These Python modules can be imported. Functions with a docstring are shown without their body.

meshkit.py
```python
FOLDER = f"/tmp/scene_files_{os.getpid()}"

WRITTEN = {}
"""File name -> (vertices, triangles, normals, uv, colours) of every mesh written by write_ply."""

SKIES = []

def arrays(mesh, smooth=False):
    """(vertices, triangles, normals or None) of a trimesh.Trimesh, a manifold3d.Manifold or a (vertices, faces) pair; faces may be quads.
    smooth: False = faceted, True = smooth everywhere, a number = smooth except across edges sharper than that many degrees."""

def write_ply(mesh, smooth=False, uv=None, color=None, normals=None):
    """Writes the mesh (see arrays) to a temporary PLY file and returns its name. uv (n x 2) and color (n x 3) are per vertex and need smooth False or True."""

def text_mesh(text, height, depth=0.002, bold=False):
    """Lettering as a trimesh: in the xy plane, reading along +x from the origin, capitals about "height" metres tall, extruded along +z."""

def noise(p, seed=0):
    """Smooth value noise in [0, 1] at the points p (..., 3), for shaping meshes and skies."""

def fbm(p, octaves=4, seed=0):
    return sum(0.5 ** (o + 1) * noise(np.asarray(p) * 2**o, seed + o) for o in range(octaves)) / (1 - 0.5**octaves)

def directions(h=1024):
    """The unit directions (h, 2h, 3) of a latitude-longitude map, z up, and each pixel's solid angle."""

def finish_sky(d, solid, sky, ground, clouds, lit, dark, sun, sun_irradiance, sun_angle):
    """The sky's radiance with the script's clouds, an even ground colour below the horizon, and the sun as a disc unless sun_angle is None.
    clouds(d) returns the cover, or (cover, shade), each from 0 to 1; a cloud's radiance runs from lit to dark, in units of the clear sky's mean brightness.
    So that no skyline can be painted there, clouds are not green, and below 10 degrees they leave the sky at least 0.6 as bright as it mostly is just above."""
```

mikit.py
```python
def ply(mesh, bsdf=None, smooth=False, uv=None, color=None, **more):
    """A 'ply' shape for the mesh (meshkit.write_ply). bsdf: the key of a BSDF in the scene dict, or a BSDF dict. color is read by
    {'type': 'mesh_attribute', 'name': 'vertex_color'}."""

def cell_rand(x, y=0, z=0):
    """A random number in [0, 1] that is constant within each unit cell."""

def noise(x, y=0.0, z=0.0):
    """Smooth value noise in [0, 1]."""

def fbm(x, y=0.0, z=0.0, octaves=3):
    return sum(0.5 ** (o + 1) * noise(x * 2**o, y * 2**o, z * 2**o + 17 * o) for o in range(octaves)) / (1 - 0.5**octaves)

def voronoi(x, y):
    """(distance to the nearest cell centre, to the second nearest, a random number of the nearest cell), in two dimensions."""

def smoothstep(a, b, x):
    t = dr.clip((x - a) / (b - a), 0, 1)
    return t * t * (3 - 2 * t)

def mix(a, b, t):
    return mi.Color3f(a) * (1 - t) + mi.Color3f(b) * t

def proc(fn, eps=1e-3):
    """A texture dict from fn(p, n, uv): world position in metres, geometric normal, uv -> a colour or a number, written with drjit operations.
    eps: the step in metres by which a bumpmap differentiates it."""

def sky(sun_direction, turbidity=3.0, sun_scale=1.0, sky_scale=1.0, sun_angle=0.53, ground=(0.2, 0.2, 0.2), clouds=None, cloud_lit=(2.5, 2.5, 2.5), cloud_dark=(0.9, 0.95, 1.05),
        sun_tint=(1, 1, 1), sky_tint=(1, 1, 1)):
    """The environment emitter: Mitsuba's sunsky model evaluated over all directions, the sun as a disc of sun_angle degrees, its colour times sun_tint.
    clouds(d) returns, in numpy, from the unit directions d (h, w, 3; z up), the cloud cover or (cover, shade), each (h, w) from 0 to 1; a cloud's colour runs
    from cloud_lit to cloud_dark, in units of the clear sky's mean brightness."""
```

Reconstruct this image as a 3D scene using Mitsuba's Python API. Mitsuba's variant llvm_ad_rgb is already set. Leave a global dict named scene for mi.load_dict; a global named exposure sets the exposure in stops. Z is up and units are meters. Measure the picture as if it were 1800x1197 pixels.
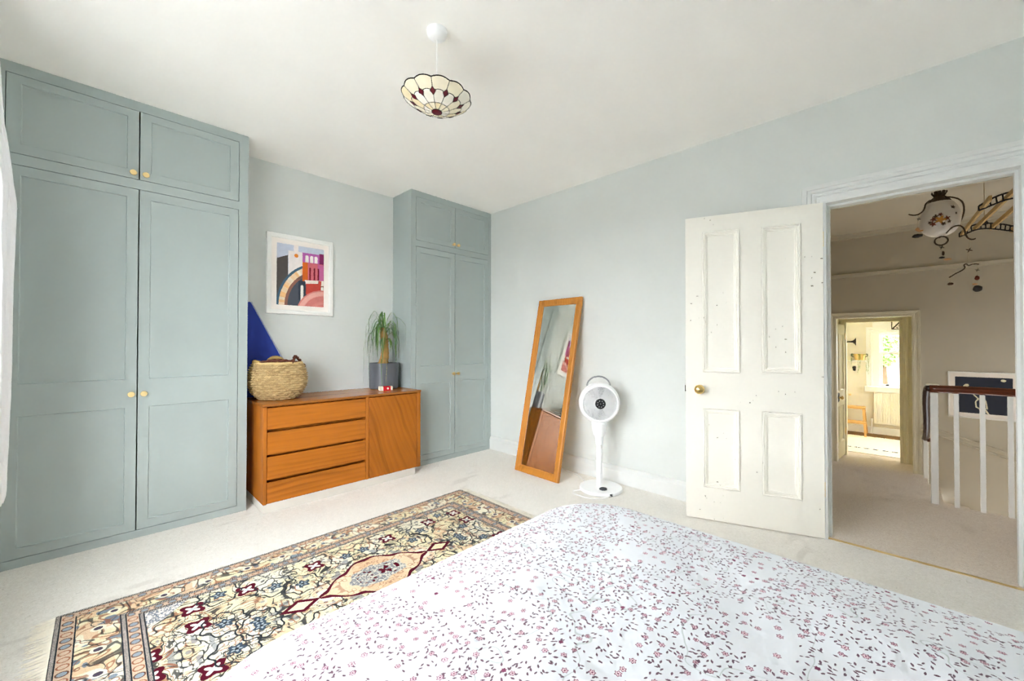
import math, random
import numpy as np
import drjit as dr
import mitsuba as mi
import trimesh
import shapely.geometry as sg
import mikit, meshkit

T = mi.ScalarTransform4f
scene, labels = {}, {}

# ------------------------------------------------------------------ camera, light, exposure
CAM, YAW, PITCH, ROLL, FOCAL = (3.2899, -3.0413, 1.16), 0.7721, 0.0100, 0.0010, 703.3
fw = np.array([-math.sin(YAW) * math.cos(PITCH), math.cos(YAW) * math.cos(PITCH), math.sin(PITCH)])
rt0 = np.array([math.cos(YAW), math.sin(YAW), 0.0])
up0 = np.cross(rt0, fw)
up = -math.sin(ROLL) * rt0 + math.cos(ROLL) * up0
scene['camera'] = {'type': 'perspective', 'fov_axis': 'x', 'fov': math.degrees(2 * math.atan(900 / FOCAL)), 'near_clip': 0.02, 'far_clip': 200.0,
                   'to_world': T().look_at(origin=list(CAM), target=list(np.array(CAM) + fw), up=list(up))}
exposure = 7.4
SKY = 1.0
def overcast(d):
    z = d[..., 2]
    n = meshkit.fbm(d * 3.0, octaves=3, seed=4)
    return np.ones_like(z), np.clip(0.35 * n, 0, 1)
scene['sky'] = mikit.sky((0.2, -0.8, 0.9), turbidity=4.0, sun_scale=0.0, sky_scale=SKY, ground=(0.2, 0.2, 0.2), clouds=overcast, cloud_lit=(0.985, 1.0, 1.02), cloud_dark=(0.78, 0.81, 0.85))

# ------------------------------------------------------------------ helpers
def hexc(h, k=1.0):
    h = h.lstrip('#')
    c = np.array([int(h[i:i + 2], 16) / 255 for i in (0, 2, 4)])
    c = np.where(c <= 0.04045, c / 12.92, ((c + 0.055) / 1.055) ** 2.4)
    return [float(x) for x in c * k]

def mat(name, color, rough=0.5, spec=0.5, metallic=0.0, bump=None, bump_scale=1.0, eps=1e-3, **more):
    base = mikit.proc(color) if callable(color) else {'type': 'rgb', 'value': hexc(color) if isinstance(color, str) else list(color)}
    b = {'type': 'principled', 'base_color': base, 'roughness': rough, 'specular': spec, 'metallic': metallic, **more}
    if bump is not None:
        b = {'type': 'bumpmap', 'nested': b, 'scale': bump_scale, 'tex': mikit.proc(bump, eps=eps)}
    scene[name] = {'type': 'twosided', 'nested': b}
    return name

_n = {}
def key(parent, name):
    k = f'{parent}__{name}' if parent else name
    if k not in _n:
        _n[k] = 0
        return k
    _n[k] += 1
    return f'{k}_{_n[k]:03d}'

def add(parent, name, mesh, m, smooth=False, uv=None, color=None, label=None, cat=None, group=None, kind=None, to_world=None):
    k = key(parent, name)
    scene[k] = mikit.ply(mesh, m, smooth=smooth, uv=uv, color=color) if not isinstance(mesh, dict) else dict(mesh)
    if to_world is not None:
        scene[k]['to_world'] = to_world
    tag(k, label, cat, group, kind)
    return k

def tag(k, label=None, cat=None, group=None, kind=None):
    d = {a: b for a, b in (('label', label), ('category', cat), ('group', group), ('kind', kind)) if b}
    if d:
        labels[k] = {**labels.get(k, {}), **d}

def thing(name, label, cat, group=None, kind=None):
    k = key(None, name)
    tag(k, label, cat, group, kind)
    return k

def cat_(*ms):
    ms = [m for x in ms for m in (x if isinstance(x, list) else [x])]
    return trimesh.util.concatenate([m if isinstance(m, trimesh.Trimesh) else mk(*m) for m in ms])

def mk(v, f):
    f = np.asarray(f)
    if f.shape[1] == 4:
        f = np.vstack([f[:, [0, 1, 2]], f[:, [0, 2, 3]]])
    return trimesh.Trimesh(np.asarray(v, float), f, process=False)

def box(x0, x1, y0, y1, z0, z1, c=0.0):
    if c <= 0:
        return trimesh.creation.box(bounds=[[x0, y0, z0], [x1, y1, z1]])
    p = []
    for sx in (0, 1):
        for sy in (0, 1):
            for sz in (0, 1):
                X, Y, Z = (x0, x1)[sx], (y0, y1)[sy], (z0, z1)[sz]
                dx, dy, dz = (c, -c)[sx], (c, -c)[sy], (c, -c)[sz]
                p += [(X, Y + dy, Z + dz), (X + dx, Y, Z + dz), (X + dx, Y + dy, Z)]
    return trimesh.convex.convex_hull(np.array(p))

def lathe(prof, n=48, center=(0, 0, 0), axis=None, a0=0.0):
    prof = np.asarray(prof, float)
    th = np.arange(n) * 2 * np.pi / n + a0
    v = np.stack([prof[:, None, 0] * np.cos(th), prof[:, None, 0] * np.sin(th), np.repeat(prof[:, None, 1], n, 1)], -1).reshape(-1, 3)
    i, j = np.meshgrid(np.arange(len(prof) - 1), np.arange(n), indexing='ij')
    q = np.stack([i * n + j, i * n + (j + 1) % n, (i + 1) * n + (j + 1) % n, (i + 1) * n + j], -1).reshape(-1, 4)
    if axis is not None:
        z = np.asarray(axis, float) / np.linalg.norm(axis)
        x = np.cross([0, 0, 1.0], z) if abs(z[2]) < 0.95 else np.array([1.0, 0, 0])
        x /= np.linalg.norm(x)
        x -= z * (x @ z)
        x /= np.linalg.norm(x)
        v = v[:, :1] * x + v[:, 1:2] * np.cross(z, x) + v[:, 2:] * z
    return mk(v + np.asarray(center, float), q)

def spline(pts, n=40):
    from scipy.interpolate import CubicSpline
    p = np.asarray(pts, float)
    t = np.r_[0, np.cumsum(np.linalg.norm(np.diff(p, axis=0), axis=1))]
    return CubicSpline(t, p, bc_type='natural')(np.linspace(0, t[-1], n))

def tube(points, r, sides=8, caps=True):
    p = np.asarray(points, float)
    r = np.broadcast_to(np.asarray(r, float), (len(p),))
    t = np.gradient(p, axis=0)
    t /= np.linalg.norm(t, axis=1, keepdims=True) + 1e-12
    a = np.cross(t[0], [0, 0, 1.0] if abs(t[0][2]) < 0.9 else [1.0, 0, 0])
    A = []
    for k in range(len(p)):
        a = a - t[k] * (a @ t[k])
        a = a / (np.linalg.norm(a) + 1e-12)
        A.append(a)
    A = np.array(A)
    B = np.cross(t, A)
    ang = np.arange(sides) * 2 * np.pi / sides
    v = p[:, None] + r[:, None, None] * (np.cos(ang)[None, :, None] * A[:, None] + np.sin(ang)[None, :, None] * B[:, None])
    i, j = np.meshgrid(np.arange(len(p) - 1), np.arange(sides), indexing='ij')
    q = np.stack([i * sides + j, i * sides + (j + 1) % sides, (i + 1) * sides + (j + 1) % sides, (i + 1) * sides + j], -1).reshape(-1, 4)
    v = v.reshape(-1, 3)
    f = np.vstack([q[:, [0, 1, 2]], q[:, [0, 2, 3]]])
    if caps:
        v = np.vstack([v, p[0], p[-1]])
        k, m = len(v) - 2, (len(p) - 1) * sides
        s = np.arange(sides)
        f = np.vstack([f, np.stack([(s + 1) % sides, s, s * 0 + k], 1), np.stack([m + s, m + (s + 1) % sides, s * 0 + k + 1], 1)])
    return trimesh.Trimesh(v, f, process=False)

def place(mesh, M):
    m = mesh.copy()
    m.vertices = np.asarray(m.vertices) @ np.asarray(M)[:3, :3].T + np.asarray(M)[:3, 3]
    return m

def axes(u, v, w, o=(0, 0, 0)):
    M = np.eye(4)
    M[:3, 0], M[:3, 1], M[:3, 2], M[:3, 3] = u, v, w, o
    return M

def rings(u0, u1, v0, v1, prof, cap=True):
    """Nested rectangles (inset, height w): a moulding round a panel, closed by the last rectangle."""
    v, f = [], []
    for d, w in prof:
        v += [(u0 + d, v0 + d, w), (u1 - d, v0 + d, w), (u1 - d, v1 - d, w), (u0 + d, v1 - d, w)]
    for i in range(len(prof) - 1):
        for k in range(4):
            a, b = 4 * i + k, 4 * i + (k + 1) % 4
            f.append((a, b, b + 4, a + 4))
    if cap:
        m = 4 * (len(prof) - 1)
        f.append((m, m + 1, m + 2, m + 3))
    return mk(v, f)

def board(u0, u1, v0, v1, holes, t):
    """A board with rectangular holes, its front at w = 0."""
    p = sg.Polygon([(u0, v0), (u1, v0), (u1, v1), (u0, v1)], [[(a, c), (b, c), (b, d), (a, d)] for a, b, c, d in holes])
    m = trimesh.creation.extrude_polygon(p, t, engine='earcut')
    m.apply_translation([0, 0, -t])
    return m

def sweep_frame(x0, x1, ztop, prof, z0=0.0):
    """A door surround: profile (distance out of the opening, height out of the wall), mitred; in (u, v, w)."""
    v, f = [], []
    for d, o in prof:
        v += [(x0 - d, z0, o), (x0 - d, ztop + d, o), (x1 + d, ztop + d, o), (x1 + d, z0, o)]
    for i in range(len(prof) - 1):
        for k in range(3):
            a = 4 * i + k
            f.append((a, a + 1, a + 5, a + 4))
    return mk(v, f)

def strip(profile, a, b, M):
    """A straight moulding: profile points (v, w), running along u from a to b."""
    v, f = [], []
    n = len(profile)
    for u in (a, b):
        v += [(u, p, q) for p, q in profile]
    for i in range(n - 1):
        f.append((i, i + 1, n + i + 1, n + i))
    m = mk(v, f)
    tri = trimesh.creation.triangulate_polygon(sg.Polygon(profile), engine='earcut')
    if len(tri[0]) == n:
        for off in (0, n):
            m = trimesh.util.concatenate([m, trimesh.Trimesh(np.asarray(m.vertices)[off + np.arange(n)], np.array([[int(np.argmin(np.abs(np.asarray(profile) - tri[0][k]).sum(1))) for k in t] for t in tri[1]]), process=False)])
    return place(m, M)

def quad_uv(M, u0, u1, v0, v1):
    v = np.array([(u0, v0, 0), (u1, v0, 0), (u1, v1, 0), (u0, v1, 0)], float)
    return place(mk(v, [(0, 1, 2, 3)]), M), np.array([(0, 0), (1, 0), (1, 1), (0, 1)], float)

XW = axes((0, 1, 0), (0, 0, 1), (1, 0, 0))                 # faces +x: u = y, v = z
YW = axes((1, 0, 0), (0, 0, 1), (0, -1, 0))                # faces -y: u = x, v = z

# ------------------------------------------------------------------ materials
N, F, S, MIX = mikit.noise, mikit.fbm, mikit.smoothstep, mikit.mix
def painted(c, amount=0.02, f=3.0):
    c = hexc(c) if isinstance(c, str) else c
    return lambda p, n, uv: mi.Color3f(c) * (1 - amount + 2 * amount * F(p.x * f, p.y * f, p.z * f))

mat('paint_wall', painted('#d9dddb'), 0.9, 0.2, bump=lambda p, n, uv: F(p.x * 60, p.y * 60, p.z * 60), bump_scale=0.0012)
mat('paint_ceiling', painted('#f2f0ec'), 0.9, 0.2, bump=lambda p, n, uv: F(p.x * 40, p.y * 40, p.z * 40), bump_scale=0.001)
mat('paint_trim', '#dddfde', 0.45, 0.4)
mat('paint_sage', painted('#a9b4b3', 0.01), 0.30, 0.5)
mat('paint_hall', painted('#c3bcad'), 0.9, 0.2)
mat('paint_hall_trim', '#dcd6c4', 0.5, 0.4)
mat('paint_olive', '#e0dac4', 0.55, 0.4)
mat('paint_cream_room', painted('#ece6d6'), 0.85, 0.2)
mat('paint_white', '#f3f3f0', 0.45, 0.4)
mat('white_plastic', '#f2f3f5', 0.3, 0.5)
mat('grey_plastic', '#8e9296', 0.4, 0.5)
mat('black_plastic', '#141416', 0.25, 0.5)
mat('brass', (0.83, 0.60, 0.24), 0.22, 0.5, 1.0)
mat('brass_satin', (0.85, 0.66, 0.33), 0.35, 0.5, 1.0)
mat('black_iron', '#2a2522', 0.55, 0.4)
mat('bronze', '#4a3a26', 0.5, 0.4, 0.3)
mat('mirror_glass', (0.93, 0.94, 0.93), 0.0, 0.5, 1.0)
scene['mirror_glass'] = {'type': 'twosided', 'nested': {'type': 'conductor', 'material': 'Ag', 'specular_reflectance': {'type': 'rgb', 'value': [0.9, 0.91, 0.9]}}}
scene['window_pane'] = {'type': 'thindielectric', 'int_ior': 1.5}

def chips(p, n, uv):
    a = S(0.90, 0.93, N(p.x * 62, p.y * 62, p.z * 62)) * S(0.60, 0.66, N(p.x * 5 + 3, p.y * 5, p.z * 5))
    return MIX(hexc('#efece3'), hexc('#8f887a'), a)
mat('door_paint', chips, 0.42, 0.45)

def carpet(c0, c1, c2):
    def f(p, n, uv):
        s = N(p.x * 330, p.y * 330, 1.0) * 0.6 + N(p.x * 140, p.y * 140, 2.0) * 0.4
        st = S(0.62, 0.78, F(p.x * 5 + 1.5 * p.y, p.y * 2.2, 5.0)) * S(0.5, 0.7, N(p.x * 26, p.y * 9, 8.0))
        sp = S(0.93, 0.96, N(p.x * 90, p.y * 90, 7.0))
        return MIX(MIX(hexc(c0), hexc(c1), s), hexc(c2), dr.clip(0.22 * st + 0.35 * sp, 0, 1))
    return f
def pile(p, n, uv):
    return N(p.x * 300, p.y * 300, p.z * 300) * 0.6 + N(p.x * 120, p.y * 120, 3.0)
mat('carpet_bedroom', carpet('#d8d4cd', '#eeebe6', '#a8a29a'), 0.95, 0.1, bump=pile, bump_scale=0.004)
mat('carpet_hall', carpet('#d3c5b7', '#ece3d8', '#b2a391'), 0.95, 0.1, bump=pile, bump_scale=0.004)

def wood(dark, mid, light, along, across, f1=1.0, seed=0.0, warp=0.5):
    """Straight grain with cathedral bends: stretched noise, thin dark streaks, and growth lines."""
    A, B = np.array(along, float), np.array(across, float)
    C = np.cross(A, B)
    def f(p, n, uv):
        a = p.x * A[0] + p.y * A[1] + p.z * A[2] + seed
        b = p.x * B[0] + p.y * B[1] + p.z * B[2]
        c = p.x * C[0] + p.y * C[1] + p.z * C[2]
        bw = b + 0.11 * warp * (F(a * 2.0, b * 5 + seed, c * 5) - 0.5)
        w = bw * 26 * f1
        g = w - dr.floor(w)
        g = S(0.25, 0.9, g) * S(1.0, 0.93, g)
        h = F(a * 5, bw * 110 * f1, c * 110)
        k = S(0.52, 0.80, F(a * 1.6, bw * 20, c * 20 + seed))
        col = MIX(hexc(light), hexc(mid), dr.clip(0.45 * h + 0.45 * g * N(a * 2, b * 9, seed) + 0.15, 0, 1))
        col = MIX(col, hexc(dark), 0.75 * k * (0.4 + 0.6 * h))
        return col * (0.9 + 0.2 * F(a * 3, b * 3, c * 3 + 5.0))
    return f
mat('teak', wood('#62300b', '#a05614', '#bb701d', (0, 1, 0), (0, 0, 1), 1.1, 2.0), 0.38, 0.4)
mat('teak_upright', wood('#6f3a0d', '#9d5617', '#b66e22', (0, 0, 1), (0, 1, 0), 0.8, 5.0), 0.4, 0.35)
mat('teak_top', wood('#5c2f10', '#874a18', '#a26322', (0, 1, 0), (1, 0, 0), 0.7, 9.0), 0.22, 0.5)
mat('teak_door', wood('#6c360c', '#9a5315', '#b26a1e', (0, -0.35, 0.937), (0, 0.937, 0.35), 0.9, 14.0, 0.9), 0.42, 0.3)
mat('pine', wood('#945416', '#b97428', '#cf8d3e', (0, 0.2, 0.98), (1, 0, 0), 1.4, 21.0), 0.32, 0.5)
mat('pine_pale', '#d9ab68', 0.45, 0.4)
mat('pine_rail', wood('#8a6b42', '#b3935f', '#c7aa78', (0, 1, 0), (1, 0, 0), 2.0, 31.0), 0.5, 0.4)
mat('mahogany', wood('#2c120a', '#5a2a16', '#7a3d22', (1, 0, 0), (0, 0, 1), 2.0, 37.0), 0.22, 0.5)
mat('dark_rail', '#2a1410', 0.3, 0.5)
mat('plinth_paint', painted('#d9d5ce', 0.05, 20), 0.6, 0.3)
mat('dark_cavity', '#1c1108', 0.8, 0.2)

# ------------------------------------------------------------------ the room
H = 2.6228
def struct(name, mesh, m, label=None, smooth=False, parent=None):
    return add(parent, name, mesh, m, smooth, kind='structure' if parent is None else None, label=label)
WX, WY, RX = -0.62, -3.45, 4.50                            # wall behind the wardrobes, window wall, right wall
OX0, OX1, OZ = 2.969, 3.700, 2.010                         # the door opening
struct('floor', box(WX - 0.1, RX + 0.1, WY - 0.1, 0.02, -0.12, 0.0), 'carpet_bedroom', 'pale grey beige fitted carpet of the bedroom')
struct('ceiling', box(WX - 0.1, RX + 0.1, WY - 0.3, 0.15, H, H + 0.12), 'paint_ceiling', 'white bedroom ceiling')
struct('wall_back', place(board(WX - 0.1, RX + 0.1, -0.1, H, [(OX0 - 0.02, OX1 + 0.02, -0.05, OZ + 0.02)], 0.15), YW), 'paint_wall', 'pale blue grey wall holding the doorway')
struct('wall_left', box(WX, -0.335, -2.36, -0.98, 0, H), 'paint_wall', 'pale blue grey chimney breast between the two wardrobes')
struct('wall_left', box(WX - 0.1, WX, WY, 0, 0, H), 'paint_wall')
struct('wall_right', box(RX, RX + 0.1, WY, 0, 0, H), 'paint_wall')
WIN = (0.95, 2.70, 0.45, 2.25)                            # bay window opening, behind and left of the camera
struct('wall_front', place(board(WX - 0.1, RX + 0.1, 0.0, H, [WIN], 0.20), axes((1, 0, 0), (0, 0, 1), (0, -1, 0), (0, WY - 0.20, 0))), 'paint_wall')
by0, by1, bx0, bx1 = WY - 0.20, WY - 0.85, WIN[0] + 0.45, WIN[1] - 0.45
bay = sg.Polygon([(WIN[0], by0), (bx0, by1), (bx1, by1), (WIN[1], by0)])
outer = sg.Polygon([(WIN[0] - 0.1, by0), (bx0 - 0.06, by1 - 0.12), (bx1 + 0.06, by1 - 0.12), (WIN[1] + 0.1, by0)])
def slab(p, z0, z1):
    m = trimesh.creation.extrude_polygon(p, z1 - z0, engine='earcut')
    m.apply_translation([0, 0, z0])
    return m
struct('wall_bay', cat_(slab(outer, 0.0, WIN[2]), slab(outer, WIN[3], H)), 'paint_wall')
wf = [box(WIN[0] - 0.09, WIN[1] + 0.09, WY, WY + 0.02, WIN[2] - 0.05, WIN[2], 0.004)]
cs = [(WIN[0], by0), (bx0, by1), ((bx0 + bx1) / 2, by1), (bx1, by1), (WIN[1], by0)]
for x, y in cs:
    wf.append(box(x - 0.04, x + 0.04, y - 0.05, y + 0.03, WIN[2], WIN[3]))
for (xa, ya), (xb, yb) in zip(cs[:-1], cs[1:]):
    for z in (WIN[2] + 0.03, (WIN[2] + WIN[3]) / 2, WIN[3] - 0.03):
        wf.append(tube([(xa, ya - 0.01, z), ((xa + xb) / 2, (ya + yb) / 2 - 0.01, z), (xb, yb - 0.01, z)], 0.022, 4))
struct('window_1', cat_(wf), 'paint_white')
skirt_prof = [(0, 0), (0, 0.018), (0.105, 0.018), (0.112, 0.014), (0.118, 0.014), (0.126, 0.011), (0.136, 0.006), (0.14, 0)]
struct('baseboard_back', strip(skirt_prof, 0.0, OX0 - 0.118, YW), 'paint_trim', 'pale painted skirting board along the doorway wall')
struct('baseboard_back', strip(skirt_prof, OX1 + 0.118, RX, YW), 'paint_trim')
# ceiling hook dot
arch = [(0.0, 0.0), (0.0, 0.016), (0.012, 0.020), (0.028, 0.020), (0.031, 0.010), (0.044, 0.012), (0.048, 0.022), (0.054, 0.024), (0.058, 0.015), (0.066, 0.017), (0.071, 0.029), (0.086, 0.031), (0.090, 0.038), (0.112, 0.040), (0.114, 0.036), (0.114, 0.0)]
struct('trim_1', place(sweep_frame(OX0, OX1, OZ, arch), YW), 'paint_trim', 'stepped white architrave round the bedroom doorway')
lin = cat_(box(OX0 - 0.02, OX0, 0.0, 0.15, 0, OZ), box(OX1, OX1 + 0.02, 0.0, 0.15, 0, OZ), box(OX0 - 0.02, OX1 + 0.02, 0.0, 0.15, OZ, OZ + 0.02),
           box(OX0, OX0 + 0.012, 0.048, 0.085, 0, OZ - 0.012), box(OX1 - 0.012, OX1, 0.048, 0.085, 0, OZ), box(OX0, OX1, 0.048, 0.085, OZ - 0.012, OZ))
struct('trim_2', lin, 'paint_trim', 'white lining boards inside the bedroom doorway')
struct('trim_3', box(OX0, OX1, 0.003, 0.020, -0.002, 0.005, 0.002), 'brass_satin', 'thin brass carpet strip across the doorway threshold')

# ------------------------------------------------------------------ the two wardrobes
def wardrobe(label, y0, y1, doors, back):
    w = thing('wardrobe', label, 'wardrobe', 'built-in wardrobes')
    (a, m, b) = doors
    zs = [(0.045, 2.094), (2.150, 2.566)]
    add(w, 'face_frame', place(board(y0, y1, 0.0, H, [(a, b, z0, z1) for z0, z1 in zs], 0.022), XW), 'paint_sage')
    side = [box(back, -0.022, y0, y0 + 0.018, 0, H), box(back, -0.022, y1 - 0.018, y1, 0, H)]
    add(w, 'side_panel', side[0], 'paint_sage')
    add(w, 'side_panel', side[1], 'paint_sage')
    add(w, 'interior', cat_(box(-0.31, -0.30, y0 + 0.018, y1 - 0.018, 0, H)), 'paint_sage')
    g = 0.0028
    g = 0.0028
    for z0, z1 in zs:
        for s, (u0, u1) in enumerate(((a, m), (m, b))):
            u0, u1, v0, v1 = u0 + g, u1 - g, z0 + g, z1 - g
            iu0, iu1 = (u0 + 0.049, u1 - 0.049)
            if z0 < 1:
                hs = [(iu0, iu1, 0.098, 0.783), (iu0, iu1, 0.949, 2.040)]
            else:
                hs = [(iu0, iu1, 2.203, 2.521)]
            d = add(w, 'door', place(board(u0, u1, v0, v1, hs, 0.02), XW), 'paint_sage')
            for h in hs:
                add(d, 'panel', place(rings(*h, [(0, 0.0), (0.001, -0.005), (0.003, -0.0095), (0.0055, -0.0105)]), XW), 'paint_sage')
            ku = (u1 - 0.024) if s == 0 else (u0 + 0.026)
            kz = 0.862 if z0 < 1 else 2.182
            add(d, 'knob', lathe([(0.0001, 0), (0.009, 0), (0.009, 0.004), (0.006, 0.006), (0.006, 0.017), (0.0155, 0.020), (0.0165, 0.024), (0.0155, 0.028), (0.0001, 0.0285)], 28, (0, ku, kz), (1, 0, 0)), 'brass_satin', 30, label='round brass knob')
    return w
wardrobe('wide sage blue built-in wardrobe left of the chimney breast picture', WY + 0.004, -2.325, (-3.395, -2.888, -2.380), -0.6)
wardrobe('narrow sage blue built-in wardrobe in the corner right of the sideboard', -1.020, -0.002, (-0.967, -0.504, -0.043), -0.6)

# ------------------------------------------------------------------ bedroom door, open against the wall
HP = np.array([2.957, -0.030, 0.0])
U = np.array([0.9422, 0.3350, 0.0])
W = np.array([0.3350, -0.9422, 0.0])
LW_ = 0.757
DM = axes(U, (0, 0, 1), W, HP - U * LW_)
panels = [(0.104, 0.320, 0.978, 1.908), (0.440, 0.646, 0.984, 1.902), (0.103, 0.317, 0.221, 0.738), (0.440, 0.646, 0.216, 0.740)]
d = thing('door_1', 'cream painted four panel door standing open in front of the wall', None, kind='structure')
grow = 0.0
add(d, 'leaf', place(cat_(board(0, LW_, 0.008, 2.012, panels, 0.04)), DM), 'door_paint')
mould = [(0.0, 0.0), (-0.002, 0.0), (0.0, 0.007), (0.004, 0.011), (0.009, 0.011), (0.012, 0.004), (0.018, 0.005), (0.021, -0.003), (0.027, -0.004), (0.029, -0.011), (0.034, -0.013)]
for h in panels:
    add(d, 'panel', place(rings(*h, mould[2:]), DM), 'door_paint')
    add(d, 'back_panel', place(rings(*h, [(0, -0.04), (0.01, -0.03), (0.02, -0.028)]), DM), 'door_paint')
kp = HP - U * LW_ + U * 0.083 + np.array([0, 0, 0.866])
add(d, 'knob', lathe([(0.0001, 0), (0.026, 0), (0.027, 0.004), (0.013, 0.008), (0.010, 0.020), (0.016, 0.028), (0.027, 0.036), (0.031, 0.046), (0.028, 0.056), (0.018, 0.063), (0.0001, 0.066)], 40, kp, W), 'brass', 40, label='round polished brass door knob')
for z in (0.25, 1.75):
    add(d, 'hinge', place(box(LW_ - 0.001, LW_ + 0.004, z, z + 0.09, -0.034, -0.006), DM), 'brass_satin')
add(d, 'latch', place(box(-0.006, 0.0, 0.845, 0.885, -0.026, -0.012), DM), 'black_iron')

# ------------------------------------------------------------------ the sideboard
sb = thing('sideboard', 'orange brown wooden sideboard with four drawers and one door on white plinth', 'sideboard')
SY0, SY1, SX, SB = -2.267, -1.024, 0.175, -0.33
z0, z1 = 0.063, 0.730
add(sb, 'plinth', box(SB + 0.03, SX - 0.010, SY0 + 0.005, SY1 - 0.048, 0.0, z0 + 0.004, 0.002), 'plinth_paint', label='off white plinth')
add(sb, 'top', box(SB, SX + 0.006, SY0 - 0.008, SY1 + 0.003, z1, 0.749, 0.003), 'teak_top')
sides = [(SY0, SY0 + 0.022), (-1.537, -1.511), (SY1 - 0.038, SY1)]
for k, (a, b) in enumerate(sides):
    add(sb, 'side_panel' if k != 1 else 'divider', box(SB, SX if k != 1 else SX - 0.004, a, b, z0, z1, 0.0015), 'teak_upright')
add(sb, 'back_board', box(SB, SB + 0.01, SY0 + 0.02, SY1 - 0.03, z0, z1), 'teak_upright')
add(sb, 'bottom_board', box(SB, SX - 0.02, SY0 + 0.02, SY1 - 0.03, z0, z0 + 0.018), 'teak_upright')
dz = [(0.065, 0.207), (0.227, 0.382), (0.399, 0.553), (0.572, 0.720)]
for a, b in dz:
    dr_ = add(sb, 'drawer', box(SX - 0.026, SX - 0.004, SY0 + 0.024, -1.5385, a, b, 0.002), 'teak')
    add(dr_, 'drawer_box', box(SB + 0.03, SX - 0.09, SY0 + 0.04, -1.55, a + 0.005, b - 0.03), 'teak_upright')
    add(dr_, 'finger_rail', box(SX - 0.085, SX - 0.065, SY0 + 0.024, -1.5385, b - 0.006, b + 0.0135), 'teak')
add(sb, 'door', box(SX - 0.022, SX - 0.001, -1.508, SY1 - 0.040, 0.065, 0.724, 0.002), 'teak_door')

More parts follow.
